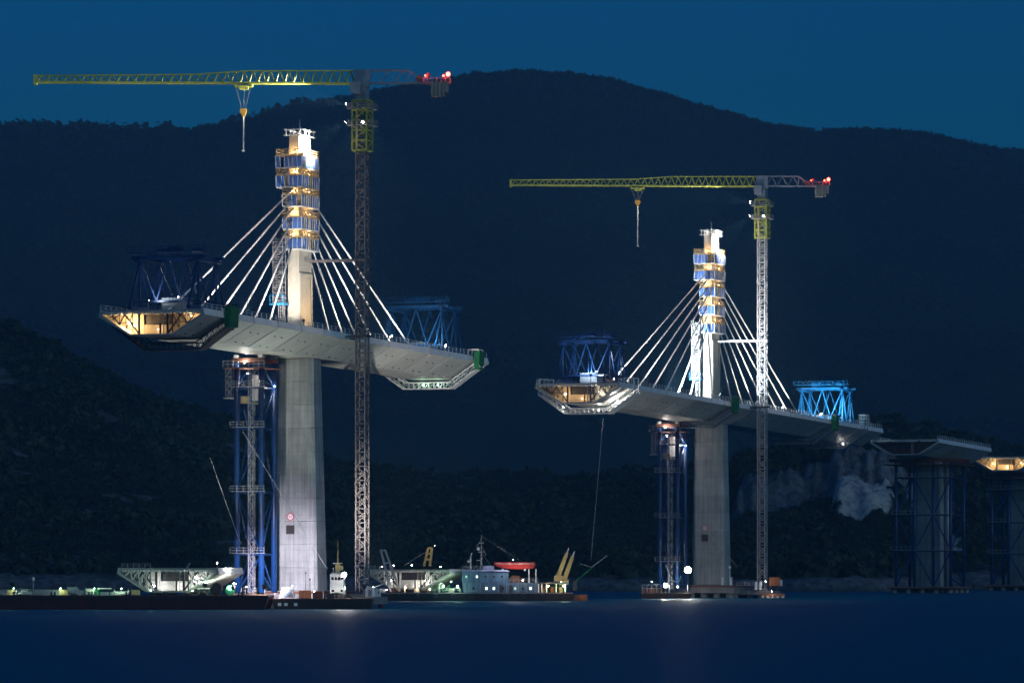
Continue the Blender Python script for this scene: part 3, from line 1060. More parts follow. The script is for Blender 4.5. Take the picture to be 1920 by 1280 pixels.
# ---- derrick cranes on the deck ends
def derrick(label, t, mat, flip=1, hgt=10.6):
    root = bthing('derrick_crane', label, 'lifting frame', t, 0, deck_z(t) + 0.1)
    X, Y = 6.4, 8.5
    for sx in (-1, 1):
        x = sx * X
        mb = MB()
        mb.b2(x - 0.4, x + 0.4, -Y, Y, 0.5, 1.2)
        pts = [(-Y, 1.0), (-Y * 0.45, hgt - 0.6), (0.1 * Y, 1.0), (0.55 * Y, hgt - 0.6), (Y, 1.0)]
        for (ya, za), (yb, zb) in zip(pts[:-1], pts[1:]):
            mb.bar((x, ya, za), (x, yb, zb), 0.36)
        for yy in (-Y * 0.45, 0.55 * Y):
            mb.bar((x, yy, 1.0), (x, yy, hgt - 0.6), 0.36)
        mb.build('side_frame', mat, root)
        MB().b2(x - 0.5, x + 0.5, -Y * 0.62, Y * 0.75, hgt - 0.45, hgt + 0.1).build('top_chord', mat, root)
    for yy, nm in ((-Y * 0.45, 'cross_beam'), (Y * 0.55, 'cross_beam')):
        MB().b2(-X - 1.6, X + 1.6, yy - 0.4, yy + 0.4, hgt + 0.1, hgt + 0.75).build(nm, mat, root)
        mb = MB()
        for xa, za, xb, zb in ((-X, hgt, -X * 0.42, 2.4), (-X * 0.42, 2.4, 0, hgt), (0, hgt, X * 0.42, 2.4), (X * 0.42, 2.4, X, hgt)):
            mb.bar((xa, yy, za), (xb, yy, zb), 0.26)
        mb.b2(-X, X, yy - 0.16, yy + 0.16, 2.1, 2.5)
        mb.build('cross_bracing', mat, root)
    mb = MB().b2(-X - 2.2, X + 2.2, -Y * 0.62, -Y * 0.62 + 1.2, hgt + 1.35, hgt + 1.5)
    for k in range(12):
        x = -X - 2.1 + k * (2 * X + 4.2) / 11
        mb.bar((x, -Y * 0.62, hgt + 1.4), (x, -Y * 0.62, hgt + 2.5), 0.08)
    mb.bar((-X - 2.1, -Y * 0.62, hgt + 2.5), (X + 2.1, -Y * 0.62, hgt + 2.5), 0.09)
    mb.bar((-X - 2.1, -Y * 0.62, hgt + 1.95), (X + 2.1, -Y * 0.62, hgt + 1.95), 0.07)
    mb.build('walkway', mat, root)
    for x, y, s_ in ((-3.2, 1.0, 1.3), (1.0, -2.5, 1.5), (4.2, 1.5, 1.1)):
        MB().b2(x - s_, x + s_, y - 0.8, y + 0.8, hgt + 1.4, hgt + 2.5).tube((x - s_ * 0.9, y - 1.0, hgt + 1.9), (x + s_ * 0.9, y - 1.0, hgt + 1.9), 0.45, n=10).build('winch', mat, root)
    mb = MB()
    for x in (-2.5, 2.5):
        yy = -flip * Y * 0.95
        mb.bar((x, -flip * Y * 0.45, hgt + 0.9), (x, yy, hgt + 0.7), 0.4)
        for dx in (-0.4, 0.4):
            mb.tube((x + dx, yy, hgt + 0.7), (x + dx, yy, 2.2), 0.05)
    mb.build('lifting_tackle', mat, root)
    MB().b2(-2.2, 2.4, -2.5, 2.2, 0.5, 2.9).b2(-2.4, 2.6, -2.7, 2.4, 2.9, 3.05).build('machine_house', M['grey'], root)
    return root
derrick('dark blue derrick frame on the left end of the nearer deck', -61.0, M['blue'], 1)
derrick('dim blue derrick frame on the right end of the nearer deck', 70.0, M['dimblue'], -1)
derrick('dark blue derrick frame on the left end of the farther deck', T2 - 99.0, M['blue'], 1)
derrick('brightly lit cyan derrick frame on the right end of the farther deck', T2 + 112.0, M['cyan'], -1)

# ---- underslung gantries
def gantry(label, t, mat, cage=True, width=2.6, drop=1.0, cagecol='green'):
    root = bthing('underslung_gantry', label, 'gantry', t, 0, deck_z(t))
    up = [(-12.6, -1.0), (-5.4, -5.0 - drop * 0.55), (5.4, -5.0 - drop * 0.55), (12.6, -1.0)]
    lo = [(-13.0, -2.3), (-5.9, -6.4 - drop * 0.55), (5.9, -6.4 - drop * 0.55), (13.0, -2.3)]
    for y in (-width / 2, width / 2):
        mb = MB()
        for P in (up, lo):
            for a, b_ in zip(P[:-1], P[1:]):
                mb.bar((a[0], y, a[1]), (b_[0], y, b_[1]), 0.22)
        for i, n_ in ((0, 6), (1, 9), (2, 6)):
            for k in range(n_ + 1):
                f = k / n_
                a = (up[i][0] + (up[i + 1][0] - up[i][0]) * f, y, up[i][1] + (up[i + 1][1] - up[i][1]) * f)
                b_ = (lo[i][0] + (lo[i + 1][0] - lo[i][0]) * f, y, lo[i][1] + (lo[i + 1][1] - lo[i][1]) * f)
                mb.bar(a, b_, 0.13)
                if k < n_:
                    g = (k + 1) / n_
                    c = (up[i][0] + (up[i + 1][0] - up[i][0]) * g, y, up[i][1] + (up[i + 1][1] - up[i][1]) * g)
                    mb.bar(b_, c, 0.09)
        mb.build('truss', mat, root)
    for a, b_ in zip(lo[:-1], lo[1:]):
        MB().add([(a[0], -width / 2, a[1]), (b_[0], -width / 2, b_[1]), (b_[0], width / 2, b_[1]), (a[0], width / 2, a[1]),
                  (a[0], -width / 2, a[1] - 0.12), (b_[0], -width / 2, b_[1] - 0.12), (b_[0], width / 2, b_[1] - 0.12), (a[0], width / 2, a[1] - 0.12)],
                 [(0, 1, 2, 3), (7, 6, 5, 4), (0, 4, 5, 1), (1, 5, 6, 2), (2, 6, 7, 3), (3, 7, 4, 0)]).build('floor', mat, root)
    for s in (-1, 1):
        mb = MB()
        for y in (-width / 2, width / 2):
            mb.bar((s * 12.7, y, -1.8), (s * 12.7, y, 1.6), 0.2).bar((s * 12.7, y, 1.6), (s * 10.2, y, 1.6), 0.2).bar((s * 10.2, y, 1.6), (s * 10.2, y, 0.1), 0.2)
        mb.build('hanger', mat, root)
    if cage:
        MB().prism([(11.75, -3.0), (12.9, -2.9), (13.1, 1.2), (11.75, 1.2)], 'y', -width / 2 - 0.3, width / 2 + 0.3).build('netted_cage', M[cagecol], root)
    return root
gantry('dark gantry slung under the left end of the nearer deck', -62.0, M['dark'], width=3.4, drop=1.4)
gantry('pale lattice gantry with green cage under right end of the nearer deck', 74.0, M['white'], drop=1.4)
gantry('lit white gantry slung under the open left end of the farther deck', T2 - 101.0, M['white'], cage=False, width=4.0, drop=1.6)
gantry('dark gantry with green cage beside the farther pylon', T2 - 17.0, M['grey'], drop=0.6)
gantry('gantry with green cage under the middle right of the farther deck', T2 + 80.0, M['grey'], drop=0.8)
gantry('grey gantry without cage near the right tip of the farther deck', T2 + 112.0, M['grey'], cage=False, width=3.0, drop=0.6)
mbc = bthing('railed_hatch_cage', 'white railed access cage on the right tip of the farther deck', 'cage', T2 + 117, 10.6, deck_z(T2 + 117))
q = MB()
for x in (-0.9, 0.9):
    for y in (-2.2, 0, 2.2):
        q.bar((x, y, 0), (x, y, 3.3), 0.16)
for z in (1.2, 2.2, 3.3):
    for x in (-0.9, 0.9):
        q.bar((x, -2.2, z), (x, 2.2, z), 0.18)
    for y in (-2.2, 2.2):
        q.bar((-0.9, y, z), (0.9, y, z), 0.18)
q.build('frame', M['white'], mbc)
MB().b2(-0.9, 0.9, -2.2, 2.2, 3.3, 3.45).build('roof', M['white'], mbc)

# ---- blue temporary support towers
def support(label, t, u, zb, zt, w=5.6, d=6.5, levels=(0.16, 0.42, 0.69, 0.86), big=False):
    root = bthing('support_tower', label, 'support tower', t, u, zb)
    H = zt - zb
    col_me = MB().tube((0, 0, 0), (0, 0, H - 1.6), 0.62, n=12).mesh('column', M['blue'], True)
    cs = [(-w / 2, -d / 2), (w / 2, -d / 2), (w / 2, d / 2), (-w / 2, d / 2)]
    for x, y in cs:
        put('column', col_me, root, (x, y, 0))
    lv = [0.0] + [H * f for f in levels] + [H - 1.6]
    for k in range(len(lv) - 1):
        a, b_ = lv[k], lv[k + 1]
        mb = MB()
        for i in range(4):
            (xa, ya), (xb, yb) = cs[i], cs[(i + 1) % 4]
            if (i + k) % 2:
                xa, ya, xb, yb = xb, yb, xa, ya
            mb.tube((xa, ya, a), (xb, yb, b_), 0.17, n=6)
        mb.build('brace', M['blue'], root)
    for f in levels:
        z = H * f
        mb = MB()
        for i in range(4):
            (xa, ya), (xb, yb) = cs[i], cs[(i + 1) % 4]
            mb.tube((xa, ya, z), (xb, yb, z), 0.2, n=6)
        mb.build('ring_beam', M['blue'], root)
        pl = MB()
        x0, x1, y0, y1 = -w / 2 - 1.1, w / 2 + 1.1, -d / 2 - 1.1, d / 2 + 0.2
        pl.b2(x0, x1, y0, y0 + 1.0, z + 0.2, z + 0.32).b2(x0, x0 + 1.0, y0 + 1.0, y1, z + 0.2, z + 0.32)
        for k in range(6):
            x = x0 + k * (x1 - x0) / 5
            pl.bar((x, y0, z + 0.3), (x, y0, z + 1.4), 0.09)
        for q_ in (0.85, 1.4):
            pl.bar((x0, y0, z + q_), (x1, y0, z + q_), 0.09)
            pl.bar((x0, y0, z + q_), (x0, y1, z + q_), 0.09)
        pl.build('walkway', M['galv'], root)
    # head: beams, jacks and wide working platform
    MB().b2(-w / 2 - 1.0, w / 2 + 1.0, -d / 2 - 0.5, -d / 2 + 0.5, H - 1.6, H - 0.7).b2(-w / 2 - 1.0, w / 2 + 1.0, d / 2 - 0.5, d / 2 + 0.5, H - 1.6, H - 0.7).build('head_beam', M['rust'], root)
    MB().b2(-w / 2 - 2.6, w / 2 + 1.4, -d / 2 - 1.6, d / 2 + 0.6, H - 2.9, H - 2.7).build('head_platform', M['rust'], root)
    rl = MB()
    for k in range(9):
        x = -w / 2 - 2.5 + k * (w + 3.8) / 8
        rl.bar((x, -d / 2 - 1.55, H - 2.7), (x, -d / 2 - 1.55, H - 1.3), 0.11)
    for q_ in (2.0, 1.3):
        rl.bar((-w / 2 - 2.5, -d / 2 - 1.55, H - q_), (w / 2 + 1.3, -d / 2 - 1.55, H - q_), 0.11)
    rl.build('head_railing', M['galv'], root)
    jk = MB().b2(-0.5, 0.5, -0.5, 0.5, H - 0.7, H - 0.02)
    jme = jk.mesh('jack', M['white'])
    for x, y in cs:
        put('jack', jme, root, (x, y, 0))
    # ladder cage up one face
    ld_ = MB()
    x0, y0 = w * 0.12, -d / 2 - 0.7
    for dx in (-0.55, 0.55):
        ld_.bar((x0 + dx, y0, 0), (x0 + dx, y0, H - 2.7), 0.12)
        ld_.bar((x0 + dx, y0 + 0.9, 0), (x0 + dx, y0 + 0.9, H - 2.7), 0.12)
    for k in range(int((H - 3) / 1.5)):
        z = k * 1.5
        s = 1 if k % 2 else -1
        ld_.bar((x0 - 0.55 * s, y0, z), (x0 + 0.55 * s, y0, z + 1.5), 0.11)
        ld_.bar((x0 - 0.55, y0, z), (x0 + 0.55, y0, z), 0.1)
    ld_.build('ladder_cage', M['galv'], root)
    # hanging work cage
    wc = MB()
    for x in (-w / 2 - 2.0, -w / 2 - 0.8):
        for y in (-d / 2 - 1.2, -d / 2):
            wc.bar((x, y, H - 9.0), (x, y, H - 2.9), 0.1)
    for k in range(5):
        z = H - 9.0 + k * 1.5
        wc.bar((-w / 2 - 2.0, -d / 2 - 1.2, z), (-w / 2 - 0.8, -d / 2 - 1.2, z), 0.12)
        wc.bar((-w / 2 - 2.0, -d / 2 - 1.2, z), (-w / 2 - 0.8, -d / 2 - 1.2, z + 1.5 if k < 4 else z), 0.09)
    wc.b2(-w / 2 - 2.6, -w / 2 - 0.4, -d / 2 - 1.5, -d / 2 + 0.2, H - 9.2, H - 9.0)
    wc.build('hanging_cage', M['galv'], root)
    # banner and cabinet under the head
    MB().b2(-w / 2 + 0.7, -w / 2 + 2.3, d / 2 - 0.35, d / 2 - 0.2, H - 9.4, H - 4.0).build('cabinet', M['white'], root)
    MB().b2(-w / 2 + 1.0, -w / 2 + 3.0, -d / 2 - 0.2, d / 2 - 0.6, H - 10.2, H - 9.9).b2(-w / 2 + 1.0, -w / 2 + 3.0, -d / 2 - 0.2, -d / 2 - 0.1, H - 9.9, H - 8.7).build('work_tray', M['wood'], root)
    return root
support('blue tubular support tower with four walkways left of the nearer pier', -13.2, -4.4, 3.3, deck_z(-13) - 5.02)
support('blue tubular support tower left of the farther pier, beside the brightest lamp', T2 - 16.0, -6.0, 2.6, deck_z(T2 - 16) - 5.02, w=5.0, d=6.5)

def jacket(label, t, zb, zt):
    root = bthing('support_jacket', label, 'support tower', t, 0, zb)
    H = zt - zb
    cs = [(-9.2, -8.5), (-3.0, -8.5), (3.4, -8.5), (9.2, -8.5), (9.2, 8.5), (-9.2, 8.5)]
    me = MB().tube((0, 0, 0), (0, 0, H - 1.2), 0.55, n=10).mesh('column', M['blue'], True)
    for x, y in cs:
        put('column', me, root, (x, y, 0))
    MB().tube((7.2, -6.0, 0), (7.2, -6.0, H - 1.0), 1.0, n=14).build('pipe_column', M['galv'], root, smooth=True)
    lv = [0, H * 0.28, H * 0.56, H * 0.85]
    for k, z in enumerate(lv[1:]):
        mb = MB()
        for i in range(6):
            a, b_ = cs[i], cs[(i + 1) % 6]
            mb.tube((*a, z), (*b_, z), 0.22)
        mb.build('ring_beam', M['blue'], root)
        wk = MB().b2(-10.4, 10.4, -9.8, -9.1, z + 0.2, z + 0.35)
        for j in range(14):
            wk.bar((-10.4 + j * 1.6, -9.8, z + 0.3), (-10.4 + j * 1.6, -9.8, z + 1.4), 0.1)
        wk.bar((-10.4, -9.8, z + 1.4), (10.4, -9.8, z + 1.4), 0.1)
        wk.build('walkway', M['galv'], root)
    for k in range(3):
        mb = MB()
        a, b_ = lv[k], lv[k + 1]
        for i in range(6):
            p, q_ = cs[i], cs[(i + 1) % 6]
            if (i + k) % 2:
                p, q_ = q_, p
            mb.tube((*p, a), (*q_, b_), 0.24)
        mb.build('brace', M['blue'], root)
    for y in (-8.5, 0, 8.5):
        MB().b2(-11.4, 11.4, y - 0.6, y + 0.6, H - 1.2, H - 0.03).build('head_beam', M['rust'], root)
    mb = MB().b2(-13.0, 12.4, -11.0, 10.5, H - 2.2, H - 1.9)
    for k in range(17):
        x = -12.9 + k * 1.58
        mb.bar((x, -11.0, H - 2.0), (x, -11.0, H - 0.7), 0.1)
    mb.bar((-12.9, -11.0, H - 0.7), (12.4, -11.0, H - 0.7), 0.1)
    mb.build('head_platform', M['rust'], root)
    return root
jacket('wide blue braced frame around the pier right of the farther pylon', T3, 2.0, deck_z(T3) - 5.02)
jacket('dim blue braced frame cut off by the right picture edge', T4, 2.0, deck_z(T4) - 5.02)
# ================================================================== TOWER CRANES
def crane(label, t, u, zb, zj, heading, trolley_x, hook_z, tail_z, who, tie_z, deck_tie, jib_len=67.5):
    root = bthing('tower_crane', label, 'tower crane', t, u, zb)
    inv = -THETA
    H = zj - zb
    W = 1.05
    # mast of bolted lattice sections
    def section(h, w_, r, mat, nm):
        mb = MB()
        for x in (-w_, w_):
            for y in (-w_, w_):
                mb.bar((x, y, 0), (x, y, h), r)
        cs = [(-w_, -w_), (w_, -w_), (w_, w_), (-w_, w_)]
        for i in range(4):
            a, b_ = cs[i], cs[(i + 1) % 4]
            mb.bar((*a, 0.06), (*b_, 0.06), r * 0.6)
            mb.bar((*a, h / 2), (*b_, h / 2), r * 0.45)
            mb.bar((*a, 0.06), (*b_, h / 2), r * 0.5)
            mb.bar((*b_, h / 2), (*a, h), r * 0.5)
        return mb.mesh(nm, mat)
    n = round((H - 6.0) / 3.0)
    hs = (H - 6.0) / n
    sec_me = section(hs, W, 0.26, M['galv'] if who == 'farther' else M['mast'], 'mast_section')  # nearer mast darkened in colour for its dimmer light
    for k in range(n):
        put('mast_section', sec_me, root, (0, 0, k * hs))
    MB().b2(-2.2, 2.2, -2.2, 2.2, -0.5, 0.0).build('base_plate', M['pile'], root)
    # climbing cage with two platforms
    cz0, cz1 = H - 14.2, H - 3.6
    mb = MB()
    w2 = 1.62
    cs = [(-w2, -w2), (w2, -w2), (w2, w2), (-w2, w2)]
    for x, y in cs:
        mb.bar((x, y, cz0), (x, y, cz1), 0.34)
    nb = 5
    for k in range(nb + 1):
        z = cz0 + (cz1 - cz0) * k / nb
        for i in range(4):
            a, b_ = cs[i], cs[(i + 1) % 4]
            mb.bar((*a, z), (*b_, z), 0.3)
            if k < nb:
                z2 = cz0 + (cz1 - cz0) * (k + 1) / nb
                p, q = (a, b_) if (k + i) % 2 else (b_, a)
                mb.bar((*p, z), (*q, z2), 0.2)
    cage = mb.build('climbing_cage', M['lime'], root)
    MB().b2(-w2 - 0.5, -w2 - 0.1, -0.7, 0.7, cz0 + 1.0, cz0 + 3.6).build('hydraulic_unit', M['lime'], cage)
    MB().b2(-0.75, -0.35, -w2 - 0.2, -w2 - 0.1, cz0 + 0.3, cz1 - 2.0).build('guide_rail', M['yellow'], cage)
    for z in (cz0 + 5.2, cz0 + 8.8):
        pm = MB()
        o_, i_ = 2.55, 1.8
        pm.b2(-o_, o_, -o_, -i_, z, z + 0.12).b2(-o_, o_, i_, o_, z, z + 0.12).b2(-o_, -i_, -i_, i_, z, z + 0.12).b2(i_, o_, -i_, i_, z, z + 0.12)
        oc = [(-o_, -o_), (o_, -o_), (o_, o_), (-o_, o_)]
        for i in range(4):
            a, b_ = Vector((*oc[i], 0)), Vector((*oc[(i + 1) % 4], 0))
            for q in range(4):
                p = a.lerp(b_, q / 4)
                pm.bar((p.x, p.y, z), (p.x, p.y, z + 1.15), 0.09)
            for h_ in (0.6, 1.15):
                pm.bar((a.x, a.y, z + h_), (b_.x, b_.y, z + h_), 0.08)
        pm.build('platform', M['galv'], cage)
    # slewing head
    MB().b2(-1.15, 1.15, -1.15, 1.15, cz1, H - 0.6).build('slewing_ring', M['grey'], root)
    # everything above turns: built along +x (jib) in its own frame, then turned
    ca, sa = math.cos(heading + inv), math.sin(heading + inv)
    def tr(mb_):
        mb_.v = [(x * ca - y * sa, x * sa + y * ca, z + H) for x, y, z in mb_.v]
        return mb_
    tr(MB().b2(-1.5, 1.7, -1.2, 1.2, -0.6, 2.9)).build('tower_head', M['grey'], root)
    cab = tr(MB().prism([(0.3, -2.3), (2.2, -2.3), (2.5, -1.2), (2.3, 0.1), (0.3, 0.1)], 'y', 1.3, 2.9)).build('operator_cab', M['grey'], root)
    tr(MB().b2(2.32, 2.46, 1.45, 2.75, -1.7, -0.3)).build('cab_window', M['glass'], cab)
    # jib: triangular lattice, deeper inner half
    nj = 12
    sl_ = jib_len / nj
    rise = 0.006
    for k in range(nj):
        x0, x1 = 1.6 + k * sl_, 1.6 + (k + 1) * sl_
        def hh(x):
            return 2.75 if x < 26 else (2.75 - (x - 26) * 0.09 if x < 34 else 2.03 - (x - 34) * 0.006)
        mb = MB()
        y_ = 0.85
        for s in (-1, 1):
            mb.bar((x0, s * y_, rise * x0), (x1, s * y_, rise * x1), 0.34)
        mb.bar((x0, 0, hh(x0)), (x1, 0, hh(x1)), 0.30)
        m_ = 3
        for j in range(m_):
            xa, xm, xb = (x0 + sl_ * (j + f) / m_ for f in (0, 0.5, 1))
            for s in (-1, 1):
                mb.bar((xa, s * y_, rise * xa), (xm, 0, hh(xm)), 0.21)
                mb.bar((xm, 0, hh(xm)), (xb, s * y_, rise * xb), 0.21)
            mb.bar((xa, -y_, rise * xa), (xa, y_, rise * xa), 0.1)
            mb.bar((xa, -y_, rise * xa), (xb, y_, rise * xb), 0.08)
        tr(mb).build('jib_section', M['lime'], root)
    tr(MB().b2(jib_len + 1.6, jib_len + 2.2, -0.9, 0.9, -0.1, 2.0)).build('jib_tip', M['lime'], root)
    # counter-jib, ballast and winch
    mb = MB()
    for s in (-1, 1):
        mb.bar((-1.2, s * 0.9, 0.1), (-18.5, s * 0.9, 0.1), 0.28)
    for xa, xb in ((-1.2, -4), (-4, -7), (-7, -10)):
        for s in (-1, 1):
            mb.bar((xa, s * 0.9, 2.8), (xb, s * 0.9, 2.8), 0.2)
            mb.bar((xa, s * 0.9, 0.1), ((xa + xb) / 2, s * 0.9, 2.8), 0.13)
            mb.bar(((xa + xb) / 2, s * 0.9, 2.8), (xb, s * 0.9, 0.1), 0.13)
    for s in (-1, 1):
        mb.bar((-10, s * 0.9, 2.8), (-13, s * 0.9, 0.6), 0.2)
        mb.bar((-10, s * 0.9, 2.8), (-10, s * 0.9, 0.1), 0.16)
    for k in range(9):
        mb.bar((-2 - 2 * k, -0.9, 0.1), (-2 - 2 * k, 0.9, 0.1), 0.15)
    tr(mb).build('counter_jib', M['grey'], root)
    for k in range(5):
        x = -14.6 - k * 0.75
        bl = [3.2, 3.2, 3.2, 2.9, 2.2][k]
        tr(MB().b2(x - 0.68, x, -1.3, 1.3, 0.3 - bl, 0.3)).build('ballast_block', M['pile'], root)
    tr(MB().tube((-12.2, -0.8, 0.95), (-12.2, 0.8, 0.95), 0.75, n=14).b2(-13.6, -11.2, -0.85, 0.85, 0.15, 0.35)).build('hoist_winch', M['redsign'], root)
    mb = MB()
    for k in range(9):
        for s in (-1, 1):
            mb.bar((-11.0 - k * 0.95, s * 1.2, 0.2), (-11.0 - k * 0.95, s * 1.2, 1.3), 0.07)
    for s in (-1, 1):
        mb.bar((-11, s * 1.2, 1.3), (-18.6, s * 1.2, 1.3), 0.07)
    tr(mb).build('railing', M['galv'], root)
    tr(MB().tube((-14.0, 0, 0.3), (-14.0, 0, 2.3), 0.09).b2(-14.35, -13.65, -0.4, 0.4, 1.4, 2.2)).build('aerial_mast', M['dark'], root)
    # trolley, ropes, hook block
    x = trolley_x
    tl = MB().b2(x - 1.9, x + 1.9, -1.1, 1.1, -0.65, -0.35)
    for dx in (-1.7, 1.7):
        tl.tube((x + dx, -1.2, -0.3), (x + dx, 1.2, -0.3), 0.26, n=10)
    tl.b2(x - 1.1, x + 0.9, -0.8, 0.8, -1.15, -0.65)
    tr(tl).build('trolley', M['lime'], root)
    hk = hook_z - zj
    rp = MB()
    for dx in (-1.5, -0.2, 1.6):
        rp.tube((x + dx, 0, -0.8), (x + dx * 0.2, 0, hk + 0.6), 0.035, n=4)
    tr(rp).build('hoist_rope', M['rope'], root)
    hb = MB().prism([(x - 0.62, hk + 0.75), (x + 0.62, hk + 0.75), (x + 0.8, hk + 0.2), (x + 0.4, hk - 0.5), (x + 0.15, hk - 1.0), (x - 0.15, hk - 1.0), (x - 0.4, hk - 0.5), (x - 0.8, hk + 0.2)], 'y', -0.3, 0.3)
    tr(hb).build('hook_block', M['hook'], root)
    tt = tail_z - zj
    tr(MB().tube((x, 0, hk - 0.9), (x, 0, tt), 0.13, n=6).b2(x - 0.3, x + 0.3, -0.25, 0.25, tt - 0.3, tt)).build('hanging_sling', M['white'], root)
    # tie frames to the pylon and to the deck edge
    for z in (tie_z - zb,):
        mb = MB()
        for y in (-1.2, 1.2):
            mb.bar((-W, y, z), (-u + 1.5, y * 0.8, z), 0.4)
        mb.bar((-W, -1.2, z), (-u + 1.5, 0.9, z), 0.25)
        for i in range(4):
            c_ = [(-1.4, -1.4), (1.4, -1.4), (1.4, 1.4), (-1.4, 1.4)]
            mb.bar((*c_[i], z), (*c_[(i + 1) % 4], z), 0.34)
        mb.build('mast_tie', M['white'] if who == 'farther' else M['mast'], root)  # nearer tie takes the dark steel to look dimly lit
    z = deck_tie - zb
    mb = MB()
    c_ = [(-1.5, -1.5), (1.5, -1.5), (1.5, 1.5), (-1.5, 1.5)]
    for i in range(4):
        mb.bar((*c_[i], z), (*c_[(i + 1) % 4], z), 0.4)
    mb.bar((-1.5, -1.3, z), (-u + 11.45, -2.6, z - 0.3), 0.4).bar((-1.5, 1.3, z), (-u + 11.45, 2.6, z - 0.3), 0.4)
    mb.build('deck_tie', M['dark'], root)
    # red obstruction lights on the counter-jib
    spots = [(-18.2, 0.6, 1.9, 0.42, 3000), (-17.2, -0.6, 1.7, 0.22, 0), (-13.4, 0.6, 1.6, 0.15, 700)]
    for i, (lx, ly, lz, r_, pw) in enumerate(spots):
        m_ = tr(MB().rings([[(lx + r_ * a * math.cos(q * math.pi / 4), ly + r_ * a * math.sin(q * math.pi / 4), lz + h_ * r_) for q in range(8)]
                            for a, h_ in ((0.5, -1.0), (1.0, -0.4), (1.0, 0.5), (0.4, 1.1))]))
        wl_ = m_.build('warning_light', M['e_red'], root)
        tr(MB().tube((lx, ly, 0.3), (lx, ly, lz - r_), 0.06)).build('light_stem', M['dark'], wl_)
        if pw:
            ld = bpy.data.lights.new('warning_glow', 'POINT')
            ld.energy = pw
            ld.color = LCOL['red']
            ld.shadow_soft_size = r_ * 1.3
            lo = bpy.data.objects.new('warning_glow', ld)
            COL.objects.link(lo)
            lo.parent = wl_
            lo.location = (lx * ca - ly * sa, lx * sa + ly * ca, lz + H + 0.2)
    return root

CR1U, CR2U = 14.3, 14.3
Z1, Z2 = 110.9, 113.4
crane('lime jib tower crane beside the nearer pylon, reaching over to the left', 0.3, CR1U, 2.9, Z1, math.pi + R(-0.9), 25.2, 104.9, 96.9, 'nearer', 73.6, deck_z(0) - 0.4)
crane('lime jib tower crane beside the farther pylon, reaching over to the left', T2 + 1.5, CR2U, 2.6, Z2, math.pi + R(-0.4), 34.4, 108.9, 97.2, 'farther', 70.9, deck_z(T2) - 0.4)
# ================================================================== VESSELS AND SITE
def hull(name, mat, root, x0, x1, y0, y1, zb, zt, rake=1.6, sheer=0.0):
    rs = []
    for z, ins in ((zb, rake), (zb + (zt - zb) * 0.35, rake * 0.45), (zt - 0.25, 0.0), (zt, 0.0)):
        rs.append([(x0 + ins, y0 + ins * 0.3, z), (x1 - ins, y0 + ins * 0.3, z), (x1 - ins, y1 - ins * 0.3, z), (x0 + ins, y1 - ins * 0.3, z)])
    return MB().rings(rs).build(name, mat, root)

def post_rail(mb, x0, x1, y, z, h=1.1, step=1.6):
    n = max(1, int((x1 - x0) / step))
    for k in range(n + 1):
        x = x0 + (x1 - x0) * k / n
        mb.bar((x, y, z), (x, y, z + h), 0.09)
    for q in (0.55, 1.0):
        mb.bar((x0, y, z + h * q), (x1, y, z + h * q), 0.07)
    return mb

# ---- long red transport barge on the left
bx0, bx1 = -122.0, -49.5
barge = thing('transport_barge', 'long dark red barge carrying a deck segment at lower left', 'barge', (0, 846, 0))
hull('hull', M['hull'], barge, bx0, bx1, 0, 22, -1.2, 2.8)
MB().b2(bx0 + 0.3, bx1 - 0.3, 0.3, 21.7, 2.8, 2.86).build('deck_plate', M['rust'], barge)
rub = MB().b2(bx0 - 0.1, bx1 + 0.1, -0.18, 0.05, 2.2, 2.6).build('rubbing_strake', M['black'], barge)
for k in range(9):
    x = bx0 + 6 + k * 7.6
    MB().tube((x - 0.35, 0.6, 2.8), (x - 0.35, 0.6, 3.6), 0.2, n=8).tube((x + 0.35, 0.6, 2.8), (x + 0.35, 0.6, 3.6), 0.2, n=8).b2(x - 0.75, x + 0.75, 0.35, 0.85, 2.86, 3.0).build('bollard', M['dark'], barge)
MB().b2(bx0 + 8, bx0 + 8.0 + 26, 20.6, 20.8, 2.86, 3.9).build('bulwark', M['galv'], barge)
post_rail(MB(), bx0 + 12, -88, 3.0, 2.86, 1.2, 2.2).build('railing', M['galv'], barge)

def loose(name, label, cat, mb, mat, group=None):
    o = mb.build(name, mat)
    # origin at the base centre
    v = [Vector(p.co) for p in o.data.vertices]
    c = Vector(((min(p.x for p in v) + max(p.x for p in v)) / 2, (min(p.y for p in v) + max(p.y for p in v)) / 2, min(p.z for p in v)))
    o.data.transform(Matrix.Translation(-c))
    o.location = c
    return tag(o, label, cat, group)

# low clutter along the left of the barge
def winch(label, x, y, z, mat, s=1.0):
    r_ = thing('mooring_winch', label, 'winch', (x, y, z), 0)
    MB().b2(-1.4 * s, 1.4 * s, -0.7 * s, 0.7 * s, 0, 0.25 * s).build('bed', M['dark'], r_)
    MB().tube((-0.8 * s, 0, 0.85 * s), (0.8 * s, 0, 0.85 * s), 0.5 * s, n=12).build('drum', M['rope'], r_)
    for q in (-0.95, 0.95):
        MB().tube((q * s, 0, 0.85 * s), ((q + 0.12) * s, 0, 0.85 * s), 0.75 * s, n=14).build('flange', mat, r_)
    MB().b2(1.1 * s, 1.6 * s, -0.4 * s, 0.4 * s, 0.25 * s, 1.1 * s).build('motor', mat, r_)
    return r_
winch('green mooring winch on the left end of the red barge', -99.5, 851, 2.86, M['green'], 1.0)
winch('green mooring winch amid the low green-lit gear on the barge', -86.0, 850, 2.86, M['green'], 1.1)
